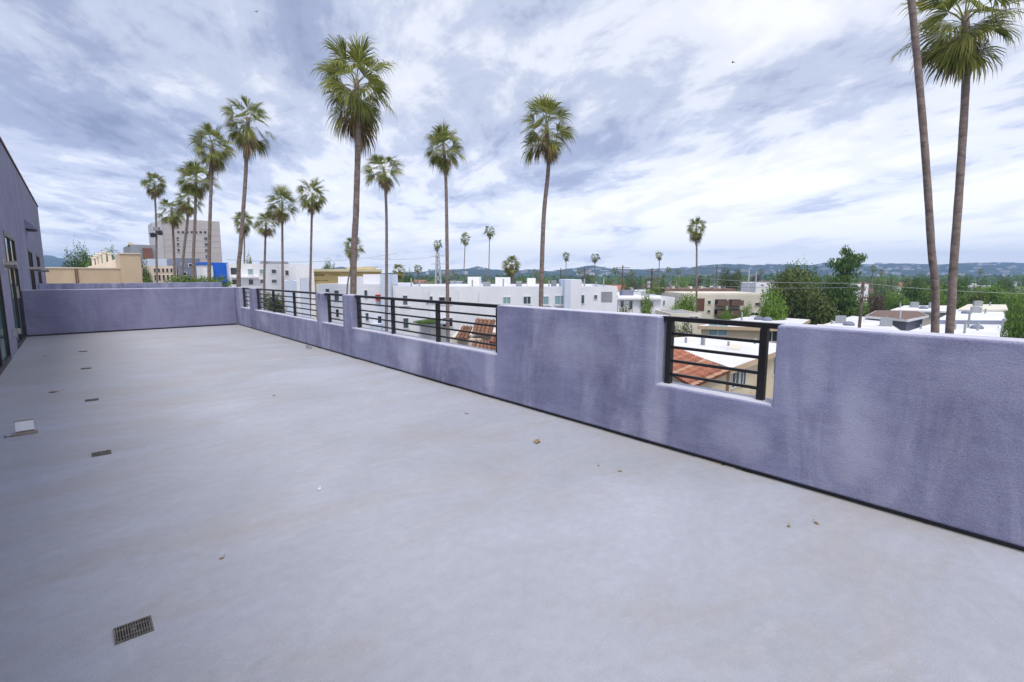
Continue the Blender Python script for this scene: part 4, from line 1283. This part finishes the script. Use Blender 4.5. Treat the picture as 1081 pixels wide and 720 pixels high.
# cedar: flat tiers with gaps
rr = random.Random(5)
ced = []
for i in range(26):
    k = i / 25
    z = 0.15 + 0.85 * k
    wv = (1 - k) ** 0.6 * 0.62 + 0.22 + (0.22 if 0.82 < k < 0.95 else 0) - (0.10 if 0.70 < k < 0.79 else 0)
    for j in range(5):
        a = rr.uniform(0, 6.28)
        d = wv * rr.uniform(0.15, 0.75)
        ced.append((d * math.cos(a), d * math.sin(a), z + rr.uniform(-.02, .02), wv * rr.uniform(0.42, 0.62), 0.028))
CEDAR = crown_mesh(17, ced, 20000, 0.032, M['leaf_dark'])
CEDTRUNK = MB().tube([(0, 0, 0), (0.005, 0, 0.5), (0, 0, 0.97)], [0.03, 0.02, 0.005], 8).mesh('trunk', M['bark'])
COL_L = [(0, 0, 0.12 + 0.1 * i, 0.5 * (1 - abs(i / 8.5 - 0.35) ** 1.5), 0.1) for i in range(9)]
CYPRESS = crown_mesh(23, COL_L, 900, 0.055, M['leaf_dark'])
rt_ = random.Random(9)


def tree(label, px, ytop, wpx, F, crown, base_frac=0.22, group=None, trunk=None, name='tree', hscale=None, cat='tree', ybase=None):
    top = PF(px, ytop, F)
    p = Vector((top.x, top.y, GZ))
    h = top.z - GZ
    wm_ = wpx * F / FPX / 2
    r = thing(name, label, cat, p, rt_.uniform(0, 6.28), group)
    zb = h * base_frac if ybase is None else max(0.0, PF(px, ybase, F).z - GZ)
    ch = link_mesh('crown', crown, r)
    ch.scale = (wm_, wm_, (h - zb) / 1.02)
    ch.location = (0, 0, zb)
    if ybase is not None:
        return r
    tk = link_mesh('trunk', trunk or TRUNK, r)
    tk.scale = (min(wm_, h * 0.6), min(wm_, h * 0.6), (zb + 0.35 * (h - zb)) / 0.45)
    return r


# trees one can tell apart
tree('broad olive green tree left of the tiered cedar', 846, 280, 76, 62, BIG['olive'], 0.12)
tree('rounded dark tree peeping behind the broad olive tree, left of the cedar', 842, 277, 50, 76, BIG['dark'], 0.2)
tree('low light green tree at the left foot of the broad olive tree', 818, 303, 40, 56, BIG['green'], 0.05)
tree('dark leafy tree filling the space between the broad olive tree and the cedar', 873, 291, 46, 70, BIG['dark'], 0.05)
tree('mid green tree at the right foot of the cedar', 903, 305, 30, 74, BIG['green'], 0.05)
cd_ = tree('tall dark tiered cedar right of the broad olive tree', 893, 262, 52, 66, CEDAR, 0.05, trunk=CEDTRUNK)
tree('bright lime tree at the right edge of the view', 1086, 300, 46, 38, BIG['lime'], 0.1)
tree('dark round shrub tree below the bright lime tree', 1078, 328, 34, 46, BIG['dark'], 0.05)
tree('lime young tree before the low white house', 685, 307, 24, 46, BIG['lime'], 0.1)
tree('round green tree left of the beige apartments', 722, 309, 34, 64, BIG['green'], 0.1)
tree('spreading green tree behind the low white house, top flat', 705, 302, 44, 84, BIG['green'], 0.1)
tree('small round tree before the beige balconies', 785, 320, 17, 60, BIG['green'], 0.1)
tree('green bush by the balconies left of the small round tree', 767, 326, 26, 58, BIG['green'], 0.02, name='bush', cat='bush')
tree('weeping grey green shrub against the long white complex', 661, 321, 34, 44, BIG['olive'], 0.05, name='bush', cat='bush')
tree('round clipped hedge bush behind the far railing', 289, 307.5, 25, 34, BIG['olive'], ybase=343, name='bush', cat='bush')
tree('dark round tree at the corner of the tan block', 152, 275, 17, 62, BIG['dark'], 0.1)
tree('low bright bush right of the dark round tree', 158, 290, 14, 56, BIG['green'], 0.1, name='bush', cat='bush')
tree('dark pine top left of the tan block roof', 84, 258, 32, 80, BIG['dark'], 0.2)
tree('bushy top right of the pine above the tan roof', 99, 265, 38, 78, BIG['green'], 0.2)
tree('tree crown behind the pinnacled stone building', 119, 263, 26, 85, BIG['dark'], 0.2)
tree('dark tree left of the ochre building ridge', 346, 274.5, 18, 110, BIG['dark'], 0.2)
tree('small conifer behind the white apartment block', 262, 268, 10, 95, BIG['dark'], 0.2)
tree('broad dark treetop right of the small low palm', 432, 285.5, 17, 95, BIG['dark'], 0.2)
tree('fluffy palm-like tree left of the cedar, above the beige apartments', 772, 281, 22, 110, BIG['olive'], 0.2)
tree('green shrub behind the carport, in the top of the near opening', 716, 338, 36, 46, BIG['olive'], 0.05, name='bush', cat='bush')
tree('low green shrub at the foot of the cream house wall in the near opening', 794, 415, 12, 21, BIG['lime'], 0.0, name='bush', cat='bush')
tree('green planting on the balcony side of the white complex', 450, 337, 30, 53.2, BIG['green'], ybase=341.5, name='bush', cat='bush')
tree('maroon leaved tree right of the telegraph pole', 924, 308, 28, 82, SH['rust'], 0.15)
tree('feathery dark tree left of the twin palm trunks', 972, 289, 30, 100, BIG['dark'], 0.15)
tree('round green tree close left of the twin palm trunks', 950, 309, 30, 92, BIG['green'], 0.1)
tree('arching dark tree right of the twin palm trunks', 1012, 291, 30, 98, BIG['dark'], 0.15)
tree('wide mid green tree behind the long white roof', 1040, 300, 46, 88, BIG['green'], 0.1)
tree('domed dark tree near the right edge, against the hills', 1060, 293, 26, 120, BIG['dark'], 0.15)
tree('brown tinged shrub between purple house and white roof', 945, 334, 22, 56, BIG['olive'], 0.02, name='bush', cat='bush')
tree('green bush left of the purple house', 905, 318, 26, 84, BIG['green'], 0.05, name='bush', cat='bush')
# garden shrubs on the open ground between the houses
gs0 = None
rg = random.Random(19)
for i in range(26):
    px, F = rg.uniform(560, 1090), rg.uniform(24, 44)
    p = LF((px - 540.5) / FPX * F, F, GZ)
    if any((p.x - a_) ** 2 + (p.y - b_) ** 2 < 60 for a_, b_ in ((26, 14), (31, 15), (33, 16))) or p.x < 18:
        continue
    if gs0 is None:
        gs0 = thing('bush', 'low garden shrub on the open ground between the houses', 'bush', p, 0, 'garden shrubs between the houses')
        link_mesh('foliage', SH['green'], gs0)
        c_ = gs0
    else:
        c_ = copy_tree(gs0)
    c_.location = p
    q_ = rg.uniform(0.7, 1.3)
    c_.scale = (q_, q_, q_ * 1.2)
# hedge on the neighbouring roof terrace below the tower
hg = thing('hedge', 'flat topped green hedge below the palms, behind the far parapet', 'hedge', PF(210, 303, 34), -YAW)
hg.location.z = GZ
zt = PF(210, 293.5, 34).z - GZ
hl = [(x * 0.42, 0, zt - 0.45, 0.55, 0.6) for x in range(-4, 5)]
hgm = MB()
link_mesh('foliage', crown_mesh(41, hl, 3600, 0.07, M['leaf_lime'], False), hg)
MB().span((-1.9, -0.45, 0), (1.9, 0.45, zt - 0.9)).build('planter', M['stucco_far'], hg)

# the tree line: individuals copied from shared crowns
keys = ['green', 'green2', 'dark', 'olive', 'lime', 'lime', 'green', 'dark2', 'rust']
LBL = {'green': 'mid green round tree in the distant tree line below the hills', 'green2': 'mid green spreading tree in the distant tree line below the hills', 'dark': 'dark green tree in the distant tree line below the hills',
       'dark2': 'dark bushy tree in the distant tree line below the hills', 'olive': 'olive toned tree in the distant tree line below the hills', 'lime': 'bright green tree in the distant tree line below the hills', 'rust': 'reddish tree in the distant tree line below the hills'}
proto = {}
def line_tree(px, y, wpx, F, key):
    top = PF(px, y, F)
    h = top.z - GZ
    w_ = wpx * F / FPX / 2
    if key not in proto:
        r = thing('tree', LBL[key], 'tree', (0, 0, 0), 0, 'trees of the distant tree line')
        link_mesh('crown', SH[key], r)
        link_mesh('trunk', TRUNK, r)
        proto[key] = r
        c_ = r
    else:
        c_ = copy_tree(proto[key])
    c_.location = (top.x, top.y, GZ)
    c_.rotation_euler = (0, 0, rt_.uniform(0, 6.28))
    for ch in c_.children:
        if ch.name.startswith('crown'):
            ch.scale = (w_, w_, h * 0.86)
            ch.location = (0, 0, h * 0.12)
        else:
            ch.scale = (w_ * 0.8, w_ * 0.8, h * 1.0)
for i in range(150):
    F = 110 + 330 * rt_.random() ** 0.8
    px = rt_.uniform(640, 1110) if i > 28 else rt_.uniform(405, 650)
    y = rt_.uniform(287.5, 294) + (150 / F) * rt_.uniform(0, 3.5)
    line_tree(px, y, rt_.uniform(9, 18) * (200 / F) ** 0.5, F, keys[i % 9])
for i in range(40):                      # the nearer row behind the white roofs at right
    F = rt_.uniform(84, 112)
    px = rt_.uniform(905, 1085)
    line_tree(px, rt_.uniform(297, 311), rt_.uniform(16, 30), F, keys[(i * 5) % 9])
cy0 = None
for i in range(14):
    F = rt_.uniform(110, 260)
    px = (926, 931, 937, 941, 934, 955, 560, 620, 676, 700, 748, 828, 905, 1020)[i]
    top = PF(px, rt_.uniform(286, 291) if i > 5 else rt_.uniform(291, 297), F)
    if cy0 is None:
        cy0 = thing('cypress_tree', 'slim dark cypress in the tree line', 'tree', (0, 0, 0), 0, 'cypresses of the tree line')
        link_mesh('crown', CYPRESS, cy0)
        link_mesh('trunk', CEDTRUNK, cy0)
        c_ = cy0
    else:
        c_ = copy_tree(cy0)
    c_.location = (top.x, top.y, GZ)
    for ch in c_.children:
        ch.scale = (F / FPX * 3.2, F / FPX * 3.2, top.z - GZ)
# far palms poking out of the tree line
fp = None
for i, (px, y, F) in enumerate(((650, 285, 210), (668, 287, 230), (716, 286, 240), (804, 286, 260), (922, 283, 200), (931, 287, 230), (1007, 288, 210), (1035, 286, 250), (612, 286, 230), (480, 288, 220), (566, 287, 200), (706, 284, 260))):
    p = PF(px, y, F)
    if fp is None:
        fp = thing('palm_tree', 'far fan palm poking just above the distant tree line', 'palm tree', (0, 0, 0), 0, 'far palms above the tree line')
        link_mesh('crown', SMALL[0][0], fp)
        MB().tube([(0, 0, -12), (0, 0, -0.1)], [0.2, 0.16], 7).build('trunk', M['trunk'], fp)
        c_ = fp
    else:
        c_ = copy_tree(fp)
    c_.location = p
    for ch in c_.children:
        ch.scale = (1.6, 1.6, 1.6) if ch.name.startswith('crown') else (1, 1, 1)

# wood and gardens farther out read as one mass
rm = random.Random(12)
ms = MB()
for i in range(2600):
    F = 430 + 850 * rm.random() ** 0.9
    px = rm.uniform(300, 1130)
    c_ = LF((px - 540.5) / FPX * F, F, GZ + rm.uniform(1, 9.5))
    for _ in range(7):
        p = c_ + Vector((rm.gauss(0, 3.0), rm.gauss(0, 3.0), rm.gauss(0, 1.6)))
        a = Vector((rm.gauss(0, 1), rm.gauss(0, 1), rm.gauss(0, .6))).normalized()
        b_ = a.cross(Vector((rm.gauss(0, 1), rm.gauss(0, 1), rm.gauss(0, 1)))).normalized()
        s_ = rm.uniform(1.2, 2.6)
        ms.add([p - a * s_, p + b_ * s_ * .7, p + a * s_, p - b_ * s_ * .7], [(0, 1, 2, 3)])
o = ms.build('far_trees', M['leaf_dark'])
set_kind(o, 'stuff')
tag(o, 'far hazy mass of treetops between the city and the hills', 'trees')

# ================================================================== HOUSES farther out
def house_mesh(seed, wall, roof, gable):
    rr_ = random.Random(seed)
    mb = MB()
    mb.cur = 0
    w_, d_, h_ = 1.0, 0.7, 0.55
    mb.span((-w_ / 2, -d_ / 2, 0), (w_ / 2, d_ / 2, h_))
    mb.cur = 1
    if gable:
        mb.add([(-.56, -.42, h_), (.56, -.42, h_), (.56, .42, h_), (-.56, .42, h_), (-.5, 0, h_ + .2), (.5, 0, h_ + .2)], [(0, 1, 5, 4), (2, 3, 4, 5), (1, 2, 5), (3, 0, 4), (3, 2, 1, 0)])
    else:
        mb.span((-.53, -.38, h_ + .002), (.53, .38, h_ + .06))
        mb.span((-.2, -.1, h_ + .06), (-.1, 0, h_ + .14))
    mb.cur = 2
    for k in range(4):
        mb.box((-0.36 + k * 0.24, -d_ / 2, 0.34), (0.1, 0.02, 0.15))
    for s_ in (-1, 1):
        mb.box((s_ * w_ / 2, 0.05, 0.34), (0.02, 0.14, 0.15))
    return mb.mesh('house', [M[wall], M[roof], M['win_dark']])
HM = [(house_mesh(1, 'white2', 'roof_w', False), 'white flat roofed house among the distant trees'), (house_mesh(2, 'beige', 'roof_brown', True), 'beige house with brown pitched roof among the distant trees'),
      (house_mesh(3, 'cream', 'roof_g', True), 'cream house with grey pitched roof among the distant trees'), (house_mesh(4, 'bluewhite', 'roof_w', False), 'pale blue flat roofed house among the distant trees'),
      (house_mesh(5, 'peach', 'tile', True), 'peach house with red roof among the distant trees')]
rh = random.Random(31)
for i in range(46):
    me, lb = HM[i % 5]
    F = rh.uniform(95, 420)
    px = rh.uniform(420, 1090)
    p = LF((px - 540.5) / FPX * F, F, GZ)
    o = link_mesh('house', me)
    o.location = p
    s_ = rh.uniform(9, 15)
    hh = rh.uniform(7.5, 11.0)
    o.scale = (s_, s_, hh)
    o.rotation_euler = (0, 0, -YAW + rh.uniform(-.5, .5))
    tag(o, lb, 'house', 'houses among the distant trees')
for i in range(190):
    me = HM[(0, 1, 0, 3, 2)[i % 5]][0]
    px = rh.uniform(600, 1100) if i > 20 else rh.uniform(440, 600)
    F = F0 + (F1 - F0) * rh.uniform(0.12, 0.93)
    p = LF((px - 540.5) / FPX * F, F)
    o = link_mesh('hillside_house', me)
    o.location = (p.x, p.y, hill_z(px, F) - 2.0)
    s_ = rh.uniform(9, 26)
    o.scale = (s_, s_ * 0.7, rh.uniform(9, 15))
    o.rotation_euler = (0, 0, -YAW + rh.uniform(-.6, .6))
    tag(o, ('white house on the far wooded hillside', 'beige house with brown roof on the far wooded hillside', 'white house on the far wooded hillside', 'pale blue house on the far wooded hillside', 'cream house on the far wooded hillside')[i % 5], 'house', 'houses on the far hillside')

# ================================================================== POLES AND WIRES
def pole(label, px, ytop, F, r_=0.13, arms=((0.6, 1.2),), m='pole', lean=0.0, transformer=False, group='power poles'):
    top = PF(px, ytop, F)
    r = thing('power_pole', label, 'power pole', (top.x, top.y, GZ), -YAW, group)
    h = top.z - GZ
    MB().tube([(0, 0, 0), (lean, 0, h)], [r_ * 1.2, r_ * 0.85], 8).build('shaft', M[m], r)
    for dz, w_ in arms:
        am = MB().box((lean, -r_ - 0.05, h - dz), (2 * w_, 0.1, 0.12))
        ao = am.build('crossarm', M[m], r)
        ins = MB()
        for k in (-0.9, -0.45, 0.45, 0.9):
            ins.tube([(lean + k * w_, -r_ - 0.05, h - dz + 0.06), (lean + k * w_, -r_ - 0.05, h - dz + 0.26)], 0.05, 6)
        ins.build('insulators', M['grey_metal'], ao)
    if transformer:
        MB().tube([(lean - 0.5, 0, h - 3.2), (lean - 0.5, 0, h - 2.1)], 0.3, 10).build('transformer', M['polegrey'], r)
    return r
pole('brown power pole standing before the white roofs, left of the purple house', 911.5, 297, 37, 0.11, ((1.2, 0.35),))
pole('power pole with double crossarms in the tree line right of the white complex', 657.5, 280, 120, 0.16, ((0.6, 1.6), (2.0, 1.6)))
pole('stout power pole with transformer, right of the double armed pole', 688.5, 283.5, 85, 0.2, ((0.5, 1.1), (1.6, 1.1), (2.6, .8)), transformer=True)
pole('power pole against the hills above the beige apartments', 757, 279, 150, 0.18, ((0.8, 1.4),))
pole('slim power pole in the trees left of the white stair tower', 592, 283, 140, 0.15, ((0.7, 1.3),))
pole('power pole between two distant palms right of the stair tower', 617, 282, 140, 0.15, ((0.7, 1.2), (1.8, 1.2)))
pole('pale slim post left of the cedar group', 791, 284, 95, 0.12, (), 'polegrey', group='pale posts')
pole('pale slim post just right of the other pale post left of the cedar', 798.5, 287, 100, 0.11, (), 'polegrey', group='pale posts')
pole('grey vent post by the purple house corner', 951, 327, 52, 0.08, (), 'polegrey', group='pale posts')


def cable(label, a, b_, sag, r_=0.022, group='overhead cables'):
    a, b_ = Vector(a), Vector(b_)
    pts = []
    for i in range(25):
        k = i / 24
        p = a.lerp(b_, k)
        p.z -= sag * 4 * k * (1 - k)
        pts.append(p - a)
    o = MB().tube(pts, r_, 5).build('cable', M['cable'])
    o.location = a
    tag(o, label, 'cable', group)
p9 = PF(911.5, 299, 37)
cable('overhead cable running right from the brown pole past the twin palms', p9, PF(1200, 309, 36), 0.35)
cable('overhead cable running left from the brown pole past the cedar', p9, PF(690, 287, 84), 0.5, 0.03)
cable('lower overhead cable at the left of the brown pole', PF(911.5, 303, 37), PF(690, 292, 84), 0.7, 0.025)
cable('overhead cable crossing before the white apartment block', PF(240, 274, 60), PF(420, 267, 90), 0.8, 0.025)
cable('high overhead cable between the ochre building and the lattice mast', PF(390, 273, 90), PF(470, 269, 120), 0.5, 0.03)

# lattice mast
lm = PF(462, 266, 128)
r = thing('lattice_mast', 'thin steel lattice mast below the tiny palm top', 'mast', (lm.x, lm.y, GZ), -YAW)
h = lm.z - GZ
lt = MB()
for sx in (-1, 1):
    for sy in (-1, 1):
        lt.tube([(sx * 1.1, sy * 1.1, 0), (sx * 0.35, sy * 0.35, h)], 0.09, 5)
for k in range(9):
    z0, z1 = h * k / 9, h * (k + 1) / 9
    w0, w1 = 1.1 - 0.75 * k / 9, 1.1 - 0.75 * (k + 1) / 9
    for sy in (-1, 1):
        lt.tube([(-w0, sy * w0, z0), (w1, sy * w1, z1)], 0.06, 4)
        lt.tube([(w0, sy * w0, z0), (-w1, sy * w1, z1)], 0.06, 4)
lt.build('lattice', M['polegrey'], r)
for z_ in (h - 1.0, h - 3.0):
    MB().box((0, 0, z_), (3.6, 0.12, 0.15)).build('crossarm', M['polegrey'], r)

# floodlights on the leftmost palm trunk
p = PF(166, 247, 47.8)
fl_ = thing('floodlight', 'dark floodlight bracket fixed to the thin leftmost palm trunk', 'floodlight', p, -YAW)
MB().box((0, 0, 0), (0.9, 0.12, 0.1)).build('bracket', M['flash'], fl_)
for s_ in (-1, 1):
    MB().box((s_ * 0.36, -0.12, 0.1 * s_), (0.34, 0.25, 0.4), 0, R(20)).build('lamp', M['flash'], fl_, bevel=0.02)
MB().box((0.0, -0.02, 0.45), (0.5, 0.3, 0.35)).build('control_box', M['greyb'], fl_, bevel=0.02)

# birds
for (px, y, lb, s_) in ((270.5, 12.5, 'small dark bird high above the tall palms at left', 0.7), (774, 66, 'small dark bird in the clouds above the solitary slim palm', 0.8)):
    p = PF(px, y, 60)
    mb = MB()
    mb.tube([(-0.22, 0, 0), (-0.1, 0, 0.02), (0.06, 0, 0.02), (0.17, 0, 0.04), (0.24, 0, 0.03)], [0.015, 0.06, 0.075, 0.045, 0.01], 8)
    for q_ in (-1, 1):
        mb.add([(0.08, q_ * .04, .03), (-.06, q_ * .04, .03), (-.05, q_ * .3, .14), (.06, q_ * .28, .15), (-.1, q_ * .52, .02)], [(0, 1, 2, 3), (3, 2, 4)])
    o = mb.build('bird', M['bird'])
    o.location = p
    o.scale = (s_, s_, s_)
    o.rotation_euler = (0, 0, 0.4 + px)
    tag(o, lb, 'bird')
